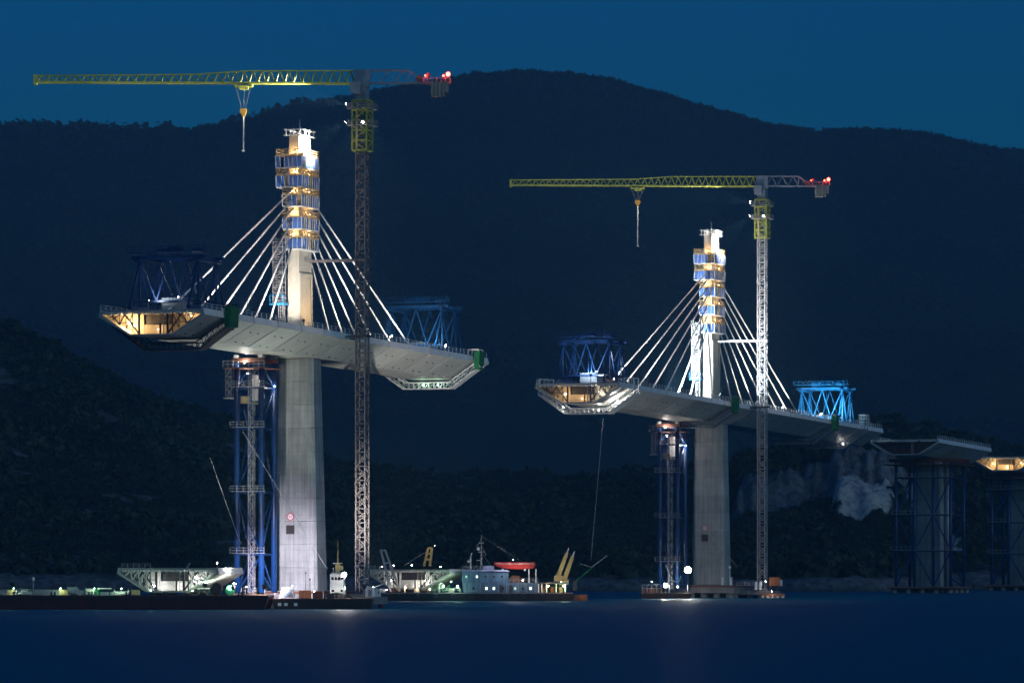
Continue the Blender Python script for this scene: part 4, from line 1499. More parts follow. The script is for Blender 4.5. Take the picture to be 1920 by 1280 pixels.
for i, (x, w_, h_, mt, nm, lb, ct) in enumerate([
        (-93.5, 4.6, 1.1, 'galv', 'pallet_stack', 'low pale pallet stack beside the left winch on barge', 'pallets'),
        (-82.0, 5.2, 0.7, 'white', 'formwork_panel_stack', 'flat white panel stack nearest the deck segment on barge', 'panels'),
        (-90.0, 2.2, 1.7, 'grey', 'generator_set', 'small grey generator among low gear on the barge', 'generator')]):
    g = thing(nm, lb, ct, (x, 852.5 + i, 2.86))
    if nm == 'generator_set':
        MB().b2(-w_ / 2, w_ / 2, -0.7, 0.7, 0.15, h_).build('canopy', M[mt], g)
        MB().b2(-w_ / 2 - 0.1, w_ / 2 + 0.1, -0.8, 0.8, 0, 0.15).build('skid', M['dark'], g)
        MB().tube((0.6, 0, h_), (0.6, 0, h_ + 0.7), 0.1).build('exhaust', M['dark'], g)
    else:
        for k in range(5):
            MB().b2(-w_ / 2 + random.uniform(-0.1, 0.1), w_ / 2 + random.uniform(-0.1, 0.1), -1, 1, k * h_ / 5, (k + 0.75) * h_ / 5).build('board', M[mt], g)
for i, (px_, kind, lb) in enumerate([(22, 'crate', 'small crate at the extreme left of the red barge'), (44, 'pipes', 'low pipe rack left of the first winch on barge'),
                                     (120, 'crate', 'crate between the pallets and the grey generator'), (160, 'pipes', 'pipe rack in the middle of the low barge gear'),
                                     (196, 'trestle', 'steel trestle beside the second barge winch'), (228, 'pipes', 'pipe rack below the left tip of the barge segment'),
                                     (255, 'crate', 'crate below the sloping left side of the segment'), (382, 'trestle', 'steel trestle under the right slope of the segment')]):
    p = at(px_, 1100, 850.5)
    g = thing({'crate': 'timber_crate', 'pipes': 'pipe_rack', 'trestle': 'steel_trestle'}[kind], lb, {'crate': 'crate', 'pipes': 'pipes', 'trestle': 'trestle'}[kind], (p.x, p.y, 2.86))
    if kind == 'crate':
        MB().b2(-0.8, 0.8, -0.6, 0.6, 0.12, 1.1).build('box', M['wood'], g)
        for x in (-0.78, 0, 0.78):
            MB().b2(x - 0.07, x + 0.07, -0.66, -0.6, 0.1, 1.15).build('batten', M['yellow'], g)
        MB().b2(-0.8, 0.8, -0.5, 0.5, 0, 0.12).build('runner', M['dark'], g)
    elif kind == 'pipes':
        for k in range(4):
            MB().tube((-1.7, -0.6 + 0.4 * k, 0.35 + 0.32 * (k % 2)), (1.7, -0.6 + 0.4 * k, 0.35 + 0.32 * (k % 2)), 0.18, n=8).build('pipe', M['white'], g)
        for x in (-1.4, 0, 1.4):
            MB().b2(x - 0.08, x + 0.08, -0.95, -0.8, 0, 1.3).b2(x - 0.08, x + 0.08, -0.95, 1.0, 0, 0.14).build('stanchion', M['galv'], g)
    else:
        for x in (-1.0, 1.0):
            MB().bar((x, -0.5, 0), (x, 0, 1.3), 0.14).bar((x, 0.5, 0), (x, 0, 1.3), 0.14).build('leg', M['green'], g)
        MB().b2(-1.4, 1.4, -0.12, 0.12, 1.3, 1.5).build('beam', M['white'], g)
flag = thing('barge_mast', 'short mast with white ball at far left of barge', 'mast', (-98.5, 858, 2.86))
MB().tube((0, 0, 0), (0, 0, 3.2), 0.08).build('pole', M['galv'], flag)
MB().rings([[(0.33 * math.sin(a) * math.cos(k * math.pi / 4), 0.33 * math.sin(a) * math.sin(k * math.pi / 4), 3.3 - 0.45 * math.cos(a)) for k in range(8)] for a in (0.3, 1.0, 1.6, 2.2, 2.8)]).build('ball', M['white'], flag, smooth=True)

# ---- deck segments waiting on the barges
def spare_segment(label, loc, L=12.0, tone='white', full=True):
    root = thing('deck_segment', label, 'bridge segment', loc, THETA)
    sh = hollow(L).build('shell', M['deck'], root, (0, -L / 2, 5.0))
    girder_inside(sh, 0, 0, M[tone])
    for s in (-1, 1):
        MB().add([(s * 11.27, 0.05, 0.05), (s * 11.535, 0.05, -1.12), (s * 11.535, L - .05, -1.12), (s * 11.27, L - .05, 0.05),
                  (s * 11.0, 0.05, 0.05), (s * 11.3, 0.05, -1.12), (s * 11.3, L - .05, -1.12), (s * 11.0, L - .05, 0.05)],
                 [(0, 1, 2, 3), (4, 7, 6, 5), (0, 3, 7, 4), (1, 5, 6, 2), (0, 4, 5, 1), (3, 2, 6, 7)]).build('fascia', M['fascia'], root, (0, -L / 2, 5.0))
    for sx in (-1, 1):
        tr_ = MB()
        for k in range(3):
            xa = sx * (4.9 + k * 1.7)
            za = -4.75 + k * 0.98
            tr_.bar((xa, 0.6, za + 0.2), (xa + sx * 0.3, 0.6, -0.6), 0.2)
            tr_.bar((xa + sx * 0.3, 0.6, -0.6), (xa + sx * 1.7, 0.6, za + 1.2), 0.22)
        tr_.build('end_bracing', M['white'], root, (0, -L / 2, 5.0))
    post = MB()
    post_rail(post, -10.5, -4.0, 0.3, 0, 0.9, 1.3)
    post.build('edge_protection', M['galv'], root, (0, -L / 2, 5.0))
    return root
spare_segment('box-girder segment with lit open end standing on the red barge', (-68.2, 857.0, 3.42))
for sx in (-3.6, 3.6):
    o = Vector((-68.2, 857.0, 2.86)) + NX * sx
    c_ = thing('support_cradle', 'dark support cradle under the %s of the segment on the red barge' % ('left' if sx < 0 else 'right'), 'cradle', o, THETA)
    MB().b2(-0.8, 0.8, -5, 5, 0, 0.3).build('sill', M['dark'], c_)
    for y in (-4, 0, 4):
        MB().b2(-0.5, 0.5, y - 0.5, y + 0.5, 0.3, 0.545).build('pad', M['wood'], c_)
cone = thing('inclined_chute', 'small grey pipe leaning on top of the barge segment', 'pipe', at(349, 1066, 852))
MB().tube((0, 0, 0.0), (0.75, 0, 1.2), 0.22, n=10).build('pipe', M['galv'], cone)
MB().b2(-0.4, 0.4, -0.4, 0.4, -0.2, 0.05).build('shoe', M['dark'], cone)
wl_ = bulb('small warm work lamp on a stem above the barge segment', at(407, 1055, 856), 250, 'warm', 0.2)
MB().tube((0, 0, -1.6), (0, 0, -0.2), 0.06).build('stem', M['galv'], wl_)
# transporter wheels and drums on the barge, right of the segment
for i, (x, y, lb) in enumerate([(-60.2, 848.5, 'big black tyre leaning by the lit side of the barge segment'), (-57.4, 849.2, 'green cable drum right of the barge segment')]):
    r_ = thing('cable_drum' if i else 'rubber_fender', lb, 'drum' if i else 'fender', (x, y, 2.86))
    if i:
        for q in (-0.5, 0.5):
            MB().tube((0, q, 1.0), (0, q + 0.08, 1.0), 1.0, n=20).build('flange', M['green'], r_)
        MB().tube((0, -0.45, 1.0), (0, 0.5, 1.0), 0.55, n=16).build('core', M['green'], r_)
    else:
        MB().rings([[(math.cos(a) * (1.0 + 0.3 * math.cos(b_)), 0.28 * math.sin(b_), 1.3 + math.sin(a) * (1.0 + 0.3 * math.cos(b_))) for b_ in [k * math.pi / 4 for k in range(8)]] for a in [k * math.pi / 12 for k in range(25)]], cap=False).build('tyre', M['black'], r_, smooth=True)
        MB().tube((0, -0.1, 1.3), (0, 0.1, 1.3), 0.7, n=16).build('hub', M['dark'], r_)

# ---- work pontoon with site gear in front of the nearer pier
pont = thing('work_pontoon', 'black work pontoon with site gear before the nearer pier', 'pontoon', (0, 852, 0))
hull('hull', M['black'], pont, -49.0, -28.5, 0, 14, -1.0, 2.1, 1.0)
MB().b2(-48.8, -28.7, 0.2, 13.8, 2.1, 2.16).build('deck_plate', M['rust'], pont)
post_rail(MB(), -48.5, -42.5, 0.5, 2.16, 1.1).build('railing', M['galv'], pont)
post_rail(MB(), -38.0, -34.5, 0.5, 2.16, 1.1).build('railing', M['galv'], pont)
for x in (-47.5, -46.2, -44.2):
    MB().b2(x - 0.35, x + 0.35, -0.09, -0.02, 0.7, 1.3).build('hull_marking', M['white'], pont)

def tank(label, x, y, z):
    r_ = thing('hopper', label, 'hopper', (x, y, z))
    MB().rings([[(-w_, -w_ * 0.6, q), (w_, -w_ * 0.6, q), (w_, w_ * 0.6, q), (-w_, w_ * 0.6, q)] for w_, q in ((1.35, 0.25), (1.3, 0.7), (0.72, 2.1), (0.72, 2.35))]).build('bin', M['grey'], r_)
    for sx in (-1, 1):
        MB().bar((sx * 1.55, -0.9, 0), (sx * 0.85, -0.5, 2.3), 0.16).bar((sx * 1.55, 0.9, 0), (sx * 0.85, 0.5, 2.3), 0.16).build('leg', M['white'], r_)
tank('grey hopper with splayed white legs before the nearer pier', -46.2, 856.5, 2.16)
for i, (x, w_, h_, m_, lb) in enumerate([(-42.6, 2.4, 1.7, 'orange', 'reddish container right of the grey hopper on the pontoon'),
                                         (-40.0, 2.0, 1.5, 'rust', 'rusty container at the right edge of the nearer pier foot')]):
    r_ = thing('small_container', lb, 'container', (x, 858 + i, 2.16))
    MB().b2(-w_ / 2, w_ / 2, -1.1, 1.1, 0.12, h_).build('body', M[m_], r_)
    for k in range(5):
        MB().b2(-w_ / 2 + 0.15 + k * (w_ - 0.3) / 4 - 0.05, -w_ / 2 + 0.15 + k * (w_ - 0.3) / 4 + 0.05, -1.16, -1.1, 0.2, h_ - 0.1).build('rib', M[m_], r_)
    MB().b2(-w_ / 2, w_ / 2, -1.0, 1.0, 0, 0.12).build('skid', M['dark'], r_)
for i, (px_, py_) in enumerate([(573, 1074), (581, 1086)]):
    p = at(px_, py_, 862)
    r_ = thing('signal_pole', '%s thin dark signal pole before the foot of the nearer pier' % ('taller' if i == 0 else 'shorter'), 'pole', (p.x, p.y, 2.16))
    MB().tube((0, 0, 0), (0, 0, p.z - 2.16), 0.05).build('pole', M['dark'], r_)
    MB().b2(-0.15, 0.15, -0.1, 0.1, p.z - 2.3, p.z - 1.9).build('lantern', M['dark'], r_)

# lit fence of railings and site huts between barge and pier
fence = bthing('site_railing', 'pinkish lit railing on the deck left of the nearer pier', 'railing', -9.5, -7.5, 2.9)
post_rail(MB(), -3.6, 3.6, 0, 0, 1.3, 0.9).build('rail', M['white'], fence)
MB().b2(-3.8, 3.8, -0.3, 2.5, -0.25, 0.0).build('plank_floor', M['wood'], fence)

# ---- white tug boat between pier and crane
tug = thing('tug_boat', 'white wheelhouse tug with cream mast right of the nearer pier', 'boat', (-36.3, 869.0, 0))
rs = []
for y, w_, zz in ((-8.5, 0.3, 3.4), (-6.0, 2.2, 3.0), (-1, 2.9, 2.4), (5, 2.8, 2.3), (8, 2.3, 2.4)):
    rs.append([(-w_, y, zz), (-w_ * 0.8, y, -0.8), (w_ * 0.8, y, -0.8), (w_, y, zz)])
MB().rings(rs).build('hull', M['black'], tug)
h_ = MB().rings([[(-1.55, -2.4, 2.4), (1.55, -2.4, 2.4), (1.55, 3.0, 2.4), (-1.55, 3.0, 2.4)], [(-1.55, -2.3, 5.2), (1.55, -2.3, 5.2), (1.55, 2.6, 5.2), (-1.55, 2.6, 5.2)]]).build('deckhouse', M['white'], tug)
wh = MB().rings([[(-1.45, -1.9, 5.2), (1.45, -1.9, 5.2), (1.45, 1.8, 5.2), (-1.45, 1.8, 5.2)], [(-1.6, -2.2, 7.1), (1.6, -2.2, 7.1), (1.45, 1.8, 7.1), (-1.45, 1.8, 7.1)], [(-1.1, -1.7, 7.5), (1.1, -1.7, 7.5), (1.0, 1.4, 7.5), (-1.0, 1.4, 7.5)]]).build('wheelhouse', M['white'], tug)
for x in (-1.0, -0.33, 0.33, 1.0):
    MB().b2(x - 0.24, x + 0.24, -2.14, -2.06, 5.95, 6.55).build('window', M['glass'], wh)
for x in (-0.9, 0.9):
    MB().tube((x, -2.48, 3.7), (x, -2.38, 3.7), 0.25, n=12).build('porthole', M['glass'], h_)
ms = MB().b2(-0.5, 0.5, -0.4, 0.4, 7.5, 9.4).tube((0, 0, 9.4), (0, 0, 12.2), 0.2, 0.1).tube((0, 0, 12.2), (0, 0, 14.2), 0.06).build('mast', M['yellow'], tug)
MB().b2(-1.0, 1.0, -0.35, 0.35, 9.35, 9.5).build('crosstree', M['white'], ms)
MB().b2(0.5, 1.15, -0.3, 0.3, 8.0, 8.9).build('funnel', M['yellow'], tug)
MB().tube((-0.9, -0.5, 7.3), (-0.9, -0.5, 8.6), 0.09).build('searchlight', M['galv'], tug)

# foot of the nearer crane
cb = bthing('crane_footing', 'concrete and steel footing in the water under the nearer crane', 'foundation', 0.3, CR1U, 0)
MB().b2(-4.2, 4.2, -4.0, 4.0, 0.8, 2.35).build('slab', M['pile'], cb)
for x in (-3, 3):
    for y in (-3, 3):
        MB().tube((x, y, -5), (x, y, 0.8), 0.6, n=10).build('pile', M['rust'], cb)
o = thing('transformer_box', 'white cabin with slanted roof at the nearer crane foot', 'cabin', BR(-2.2, CR1U + 3.2, 2.35), THETA)
MB().prism([(-1.1, 0), (1.1, 0), (1.1, 1.7), (-1.1, 2.3)], 'y', -0.9, 0.9).build('body', M['white'], o)
MB().b2(-0.4, 0.4, -0.95, -0.89, 0.1, 1.5).build('door', M['grey'], o)

# ---- working ship and its cargo barge, middle
SY = 1052.0
ship = thing('work_ship', 'blue-grey working ship with tall mast between the two piers', 'ship', (0, SY, 0))
def sx_(px_):
    return (px_ - 960) / FPX * SY
def sz_(py_):
    return CAM_H + (HORIZON - py_) / FPX * SY
hull('hull', M['black'], ship, sx_(704), sx_(1076), 0, 19, -1.2, 2.1, 1.4)
MB().b2(sx_(706), sx_(1074), 0.2, 18.8, 2.1, 2.15).build('main_deck', M['rust'], ship)
lh = MB().b2(sx_(868), sx_(1009), 2.0, 12.0, 2.15, sz_(1092)).build('lower_house', M['shipblue'], ship)
uh = MB().b2(sx_(866), sx_(953), 2.8, 11.2, sz_(1092), sz_(1071)).build('upper_house', M['shipblue'], ship)
MB().rings([[(sx_(861), 2.2, sz_(1071)), (sx_(956), 2.2, sz_(1071)), (sx_(956), 11.6, sz_(1071)), (sx_(861), 11.6, sz_(1071))],
            [(sx_(863), 2.5, sz_(1067.5)), (sx_(950), 2.5, sz_(1067.5)), (sx_(950), 11.4, sz_(1067.5)), (sx_(863), 11.4, sz_(1067.5))]]).build('bridge_roof', M['shiproof'], uh)
MB().b2(sx_(905), sx_(926), 4, 9, sz_(1067.5), sz_(1060)).build('radar_house', M['shiproof'], ship)
def win(px_, py_, lit, par, y, w_=0.42, h_=0.55):
    x, z = sx_(px_), sz_(py_)
    fr = MB().b2(x - w_ - 0.09, x + w_ + 0.09, y - 0.05, y + 0.02, z - h_ - 0.09, z + h_ + 0.09).build('window', M['grey'], par)
    MB().b2(x - w_, x + w_, y - 0.08, y - 0.055, z - h_, z + h_).build('pane', M[lit], fr)
for px_, lit in ((874, 'e_dim'), (894, 'e_window'), (911, 'glass'), (926, 'glass'), (941, 'glass')):
    win(px_, 1080.5, lit, uh, 2.8, 0.2, 0.25)
for px_, lit in ((912, 'e_window'), (926, 'e_window'), (966, 'e_dim'), (995, 'e_window'), (888, 'glass'), (944, 'glass'), (980, 'glass')):
    win(px_, 1102.5, lit, lh, 2.0, 0.24, 0.3)
for px_ in (940, 958):
    x = sx_(px_)
    MB().b2(x - 0.45, x + 0.45, 1.93, 1.99, 2.2, 4.0).build('door', M['dark'], lh)
mt = MB()
mt.tube((sx_(902), 6, sz_(1067)), (sx_(902), 6, sz_(1036)), 0.3, 0.18).tube((sx_(902), 6, sz_(1036)), (sx_(902), 6, sz_(1002)), 0.15, 0.05)
mt.tube((sx_(902), 6, sz_(1020)), (sx_(911), 6, sz_(1040)), 0.06).tube((sx_(905), 6, sz_(1038)), (sx_(921), 6, sz_(1062)), 0.06)
mast = mt.build('mast', M['galv'], ship)
for px0, px1, py_ in ((897, 907, 1017), (893, 904, 1050), (896, 908, 1034)):
    MB().b2(sx_(px0), sx_(px1), 5.8, 6.2, sz_(py_) - 0.12, sz_(py_) + 0.12).build('yard', M['galv'], mast)
MB().tube((sx_(894), 5.6, sz_(1028)), (sx_(899), 5.6, sz_(1028)), 0.42, n=10).build('radar_scanner', M['white'], mast)
MB().tube((sx_(882), 7, sz_(1067)), (sx_(882), 7, sz_(1045)), 0.2).tube((sx_(882), 7, sz_(1045)), (sx_(884), 7, sz_(1036)), 0.16).b2(sx_(876), sx_(882), 6.9, 7.1, sz_(1054), sz_(1050)).build('stub_mast', M['white'], ship)
rl = MB()
post_rail(rl, sx_(866), sx_(900), 2.7, sz_(1067.5), 0.9, 1.2)
post_rail(rl, sx_(955), sx_(1008), 2.1, sz_(1092), 1.0, 1.1)
rl.build('railing', M['galv'], ship)
for px_ in (992, 1005):
    MB().tube((sx_(px_), 4, sz_(1092)), (sx_(px_), 4, sz_(1066)), 0.18).build('davit', M['white'], ship)
MB().b2(sx_(958), sx_(975), 4, 9, sz_(1092), sz_(1079)).build('deck_locker', M['rust'], ship)
# shelter aft with struts
for px_ in (1010, 1016, 1025, 1043, 1060):
    MB().b2(sx_(px_) - 0.15, sx_(px_) + 0.15, 2.2, 2.5, 2.15, sz_(1094)).build('strut', M['white'], ship)
MB().b2(sx_(1008), sx_(1066), 2.0, 11, sz_(1094), sz_(1091)).build('aft_platform', M['dark'], ship)
MB().b2(sx_(1030), sx_(1062), 9, 9.3, 2.15, sz_(1095)).build('aft_screen', M['green'], ship)
post_rail(MB(), sx_(790), sx_(862), 0.4, 2.15, 1.1, 1.5).build('railing', M['galv'], ship)

for k in range(11):
    x = sx_(716) + k * 4.5
    MB().rings([[(x + math.cos(a) * (0.42 + 0.14 * math.cos(b_)), -0.1 + 0.14 * math.sin(b_), 1.25 + math.sin(a) * (0.42 + 0.14 * math.cos(b_))) for b_ in [q * math.pi / 3 for q in range(6)]] for a in [q * math.pi / 6 for q in range(13)]], cap=False).build('tyre_fender', M['dark'], ship)
MB().b2(sx_(705), sx_(1075), -0.06, 0.02, 1.85, 2.0).build('sheer_strake', M['grey'], ship)
for k in range(4):
    x = sx_(800) + k * 2.2
    MB().bar((x, 1.2, 2.15), (x + 1.1, 1.2, 4.0), 0.16).bar((x + 2.2, 1.2, 2.15), (x + 1.1, 1.2, 4.0), 0.16).build('deck_trestle', M['green'], ship)
for k in range(7):
    x = sx_(712) + k * 2.9
    q_ = k % 3
    if q_ == 0:
        MB().tube((x, 1.0, 2.75), (x + 1.3, 1.0, 2.75), 0.55, n=12).b2(x - 0.1, x + 1.4, 0.4, 1.6, 2.15, 2.4).build('rope_drum', M['rope'], ship)
    elif q_ == 1:
        MB().b2(x, x + 1.2, 0.6, 1.7, 2.15, 3.1).b2(x + 0.2, x + 1.0, 0.8, 1.5, 3.1, 3.3).build('deck_box', M['rust'], ship)
    else:
        MB().tube((x + 0.5, 0.9, 2.15), (x + 0.5, 0.9, 4.3), 0.12).tube((x + 0.5, 0.9, 4.2), (x + 1.3, 0.9, 4.6), 0.09).build('vent_post', M['white'], ship)
for px_ in (872, 884, 900, 934, 950, 972, 988, 1003):
    MB().tube((sx_(px_), 1.9, 2.15), (sx_(px_), 1.9, sz_(1092)), 0.06).build('deckhouse_stanchion', M['galv'], ship)
for px_ in (1018, 1036, 1052):
    MB().tube((sx_(px_), 5, 2.15), (sx_(px_), 5, 3.5), 0.5, n=10).build('drum', M['yellow'] if px_ != 1036 else M['orange'], ship)
for px0, py0, px1, py1 in ((902, 1004, 1000, 1066), (902, 1010, 868, 1067)):
    MB().tube((sx_(px0), 6, sz_(py0)), (sx_(px1), 6, sz_(py1)), 0.035, n=4).build('rigging', M['rope'], ship)
lb = thing('lifeboat', 'covered lifeboat shape, red light in its colour, on the working ship', 'lifeboat', (sx_(965), SY + 5, sz_(1067)))
rs = []
for f, w_, zb_ in ((-1, 0.25, 1.15), (-0.85, 0.85, 0.75), (-0.45, 1.2, 0.25), (0, 1.3, 0.05), (0.6, 1.25, 0.05), (0.92, 0.9, 0.35), (1, 0.4, 0.9)):
    x = f * 5.2
    rs.append([(x, -w_, 1.45), (x, -w_ * 0.6, zb_), (x, w_ * 0.6, zb_), (x, w_, 1.45), (x, w_ * 0.5, 1.85), (x, -w_ * 0.5, 1.85)])
MB().rings(rs).build('hull', M['red'], lb)
MB().b2(-4.9, 4.9, -1.38, -1.28, 1.36, 1.5).build('gunwale', M['white'], lb)
for x in (-3.0, 2.6):
    MB().b2(x - 0.25, x + 0.25, -1.0, 1.0, -0.35, 0.2).build('chock', M['white'], lb)

for i, (p0, p1) in enumerate((((1047, 1079), (1063, 1036)), ((1058, 1086), (1074, 1042)))):
    a, b_ = at(*p0, SY + 5), at(*p1, SY + 5)
    r_ = thing('spud_leg', 'cream raked crane leg at the ship stern, %s of the pair' % ('left' if i == 0 else 'right'), 'crane leg', a)
    MB().tube((0, 0, 0), b_ - a, 0.85, 0.55, n=4).build('box_leg', M['yellow'], r_)
    MB().b2(-1.1, 1.1, -0.8, 0.8, -1.4, 0.1).build('foot', M['yellow'], r_)
    d = (b_ - a)
    MB().tube(d, d + d.normalized() * 1.4, 0.22, 0.1).build('head_pin', M['white'], r_)
a, b_ = at(1078, 1090, SY + 6), at(1138, 1041, SY + 6)
r_ = thing('knuckle_boom', 'thin green folding boom reaching right from the ship stern', 'boom', (a.x, a.y, a.z))
d = b_ - a
MB().bar((0, 0, 0), d * 0.55, 0.32).build('lower_boom', M['green'], r_)
MB().bar(d * 0.5 + Vector((0, 0, 0.2)), d, 0.2).build('upper_boom', M['galv'], r_)
MB().b2(-0.5, 0.5, -0.5, 0.5, -2.2, 0.2).build('pedestal', M['dark'], r_)
MB().tube(d * 0.55, d * 0.55 + Vector((-3.2, 0, 0.9)), 0.06).build('stay', M['rope'], r_)

fl = thing('rusty_float', 'rusty orange float box floating off the ship stern', 'float', (sx_(1088) + 0.1, SY + 3, -0.4))
MB().b2(-1.75, 1.75, -1.5, 1.5, 0, 2.0).build('body', M['orange'], fl)
for x in (-1.3, -0.45, 0.45, 1.3):
    MB().b2(x - 0.12, x + 0.12, -1.58, -1.5, 0.1, 1.9).build('rib', M['orange'], fl)

# cargo: second segment on the ship's foredeck with its cradles
spare_segment('box-girder segment loaded on the fore deck of the working ship', (sx_(780), SY + 10.2, 2.95), tone='white')
for q in (-3.6, 3.6):
    o = Vector((sx_(780), SY + 10.2, 2.15)) + NX * q
    c_ = thing('support_cradle', 'dark support cradle under the %s of the segment on the ship' % ('left' if q < 0 else 'right'), 'cradle', o, THETA)
    MB().b2(-0.8, 0.8, -5, 5, 0, 0.4).build('sill', M['dark'], c_)
    for y in (-4, 0, 4):
        MB().b2(-0.5, 0.5, y - 0.5, y + 0.5, 0.4, 0.785).build('pad', M['wood'], c_)

def aframe(label, pts, y, mat, w_):
    (p0, p1), (q0, q1) = pts
    a0, a1, b0, b1 = at(*p0, y), at(*p1, y), at(*q0, y), at(*q1, y)
    r_ = thing('a_frame', label, 'lifting frame', ((a0 + b0) / 2).to_tuple()[:2] + (min(a0.z, b0.z),))
    o = Vector(r_.location)
    MB().bar(a0 - o, a1 - o, w_).build('leg', mat, r_)
    MB().bar(b0 - o, b1 - o, w_).build('leg', mat, r_)
    for f in (0.36, 0.68, 0.985):
        MB().bar(a0.lerp(a1, f) - o, b0.lerp(b1, f) - o, w_ * 0.8).build('crossbar', mat, r_)
    return r_
aframe('tall weathered A-frame leaning left at the fore end of ship', (((733, 1108), (714, 1030)), ((750, 1108), (722, 1030))), SY + 1.5, M['galv'], 0.55)
aframe('cream lifting frame standing above the segment on the ship', (((795, 1061), (803, 1026)), ((806, 1061), (810, 1026))), SY + 8, M['yellow'], 0.62)
r_ = thing('stay_ropes', 'pair of slack stay ropes left of the cream lifting frame', 'rope', at(757, 1060, SY + 8))
for k in (0, 0.5):
    MB().tube((0, k, 0), at(798, 1034, SY + 8) - at(757, 1060, SY + 8) + Vector((0, k, 0)), 0.06).build('rope', M['rope'], r_)
MB().b2(-0.3, 0.3, -0.1, 0.6, -0.15, 0.1).build('cleat', M['dark'], r_)
r_ = thing('small_workboat', 'small white lit boat cabin left of the tall A-frame', 'boat', at(703, 1117, SY - 8).to_tuple()[:2] + (0,))
MB().rings([[(-3.2, -1.2, z), (3.0, -1.2, z), (3.0, 1.2, z), (-3.2, 1.2, z)] if z > 0.2 else [(-2.6, -0.8, z), (2.6, -0.8, z), (2.6, 0.8, z), (-2.6, 0.8, z)] for z in (-0.5, 0.9, 1.0)]).build('hull', M['green'], r_)
cb_ = MB().b2(-1.6, 1.4, -1.0, 1.0, 1.0, 2.9).b2(-1.8, 1.6, -1.1, 1.1, 2.9, 3.0).build('cabin', M['white'], r_)
for x in (-1.0, -0.1, 0.8):
    MB().b2(x - 0.28, x + 0.28, -1.05, -1.0, 1.9, 2.5).build('window', M['glass'], cb_)
MB().tube((-1.4, 0, 3.0), (2.2, 0, 4.4), 0.1).build('derrick_pole', M['white'], r_)

# ---- site at the farther pier
FY = 1128.0
pt = thing('site_pontoon', 'railed work pontoon under the two brightest lamps', 'pontoon', (0, FY, 0))
fx = lambda p: (p - 960) / FPX * FY
hull('hull', M['rust'], pt, fx(1202), fx(1296), 0, 9, -0.8, 1.5, 0.6)
MB().b2(fx(1203), fx(1295), 0.1, 8.9, 1.5, 1.56).build('deck_plate', M['wood'], pt)
rl = post_rail(MB(), fx(1204), fx(1240), 0.3, 1.56, 2.2, 1.2)
rl.build('railing', M['white'], pt)
for k in range(6):
    x = fx(1207) + k * 0.95
    MB().b2(x - 0.33, x + 0.33, 0.45, 0.6, 1.6, 2.9).build('orange_board', M['orange'], pt)
r_ = thing('loading_arm', 'white articulated pipe arm between the two bright lamps', 'pipe arm', (fx(1255), FY + 2.5, 1.56))
MB().tube((0, 0, 0), (0, 0, 5.2), 0.2).build('riser', M['white'], r_)
MB().tube((0, 0, 5.2), (-0.9, 0, 7.6), 0.13).build('upper_arm', M['white'], r_)
MB().tube((0, 0, 3.4), (2.6, 0, 3.0), 0.16).tube((2.6, 0, 3.0), (3.3, 0, 4.6), 0.14).build('hose', M['white'], r_)
cb = bthing('crane_footing', 'low concrete footing with walkway under the farther crane', 'foundation', T2 + 1.5, CR2U, 0)
MB().b2(-6.0, 4.0, -4.0, 4.0, 0.9, 2.05).build('slab', M['pile'], cb)
for x in (-3, 3):
    for y in (-3, 3):
        MB().tube((x, y, -5), (x, y, 0.9), 0.6, n=10).build('pile', M['rust'], cb)
C2 = BR(T2 + 1.5, CR2U, 0)
r_ = thing('orange_container', 'orange container raised right of the farther crane foot', 'container', (C2.x + 3.0, C2.y - 1.5, 2.05), 0)
MB().b2(-1.2, 1.7, -1.2, 1.2, 1.3, 3.7).build('body', M['orange'], r_)
for k in range(6):
    MB().b2(-1.1 + k * 0.52, -0.98 + k * 0.52, -1.27, -1.2, 1.4, 3.6).build('rib', M['orange'], r_)
MB().b2(1.7, 2.4, -0.8, 0.8, 1.3, 3.0).build('annex', M['white'], r_)
for x in (-1.0, 0.9):
    MB().b2(x - 0.12, x + 0.12, -1.0, 1.0, 0, 1.3).build('leg', M['dark'], r_)
for i in range(2):
    r_ = thing('steel_silo', 'small pale silo at the farther crane foot, %s of two' % ('left' if i == 0 else 'right'), 'silo', (C2.x - 2.0 + i * 1.25, C2.y - 3.3, 2.05))
    MB().tube((0, 0, 0.25), (0, 0, 2.2), 0.42, n=14).tube((0, 0, 2.2), (0, 0, 2.5), 0.42, 0.15, n=14).build('tank', M['white'], r_)
    MB().b2(-0.4, 0.4, -0.4, 0.4, 0, 0.25).build('stand', M['dark'], r_)
fl = thing('mooring_float', 'long orange-white float in the water below the farther crane', 'float', (C2.x + 2.3, C2.y - 8, -0.3))
MB().b2(-3.4, 3.4, -1.2, 1.2, 0, 1.6).build('body', M['orange'], fl)
for k in range(5):
    x = -2.8 + k * 1.4
    MB().tube((x, -1.4, 0.35), (x, -1.2, 0.9), 0.35, n=10).build('fender', M['white'], fl)
r_ = thing('railed_gangway', 'thin gangway from the farther pile cap to the crane foot', 'gangway', BR(T2 - 4, 8.8, 3.4), THETA)
MB().b2(0, 4.5, -0.5, 0.5, 0, 0.15).build('walkway', M['galv'], r_)
for y in (-0.5, 0.5):
    post_rail(MB(), 0, 4.5, y, 0.15, 1.0, 1.1).build('rail', M['galv'], r_)
r_ = thing('lamp_post', 'short unlit lamp post right of the farther pier', 'lamp post', BR(T2 - 7, 7.6, 3.6))
MB().tube((0, 0, 0), (0, 0, 4.6), 0.09).build('pole', M['white'], r_)
MB().rings([[(a * math.cos(k * math.pi / 4), a * math.sin(k * math.pi / 4), z) for k in range(8)] for a, z in ((0.12, 4.5), (0.36, 4.75), (0.3, 5.2), (0.1, 5.35))]).build('head', M['white'], r_)
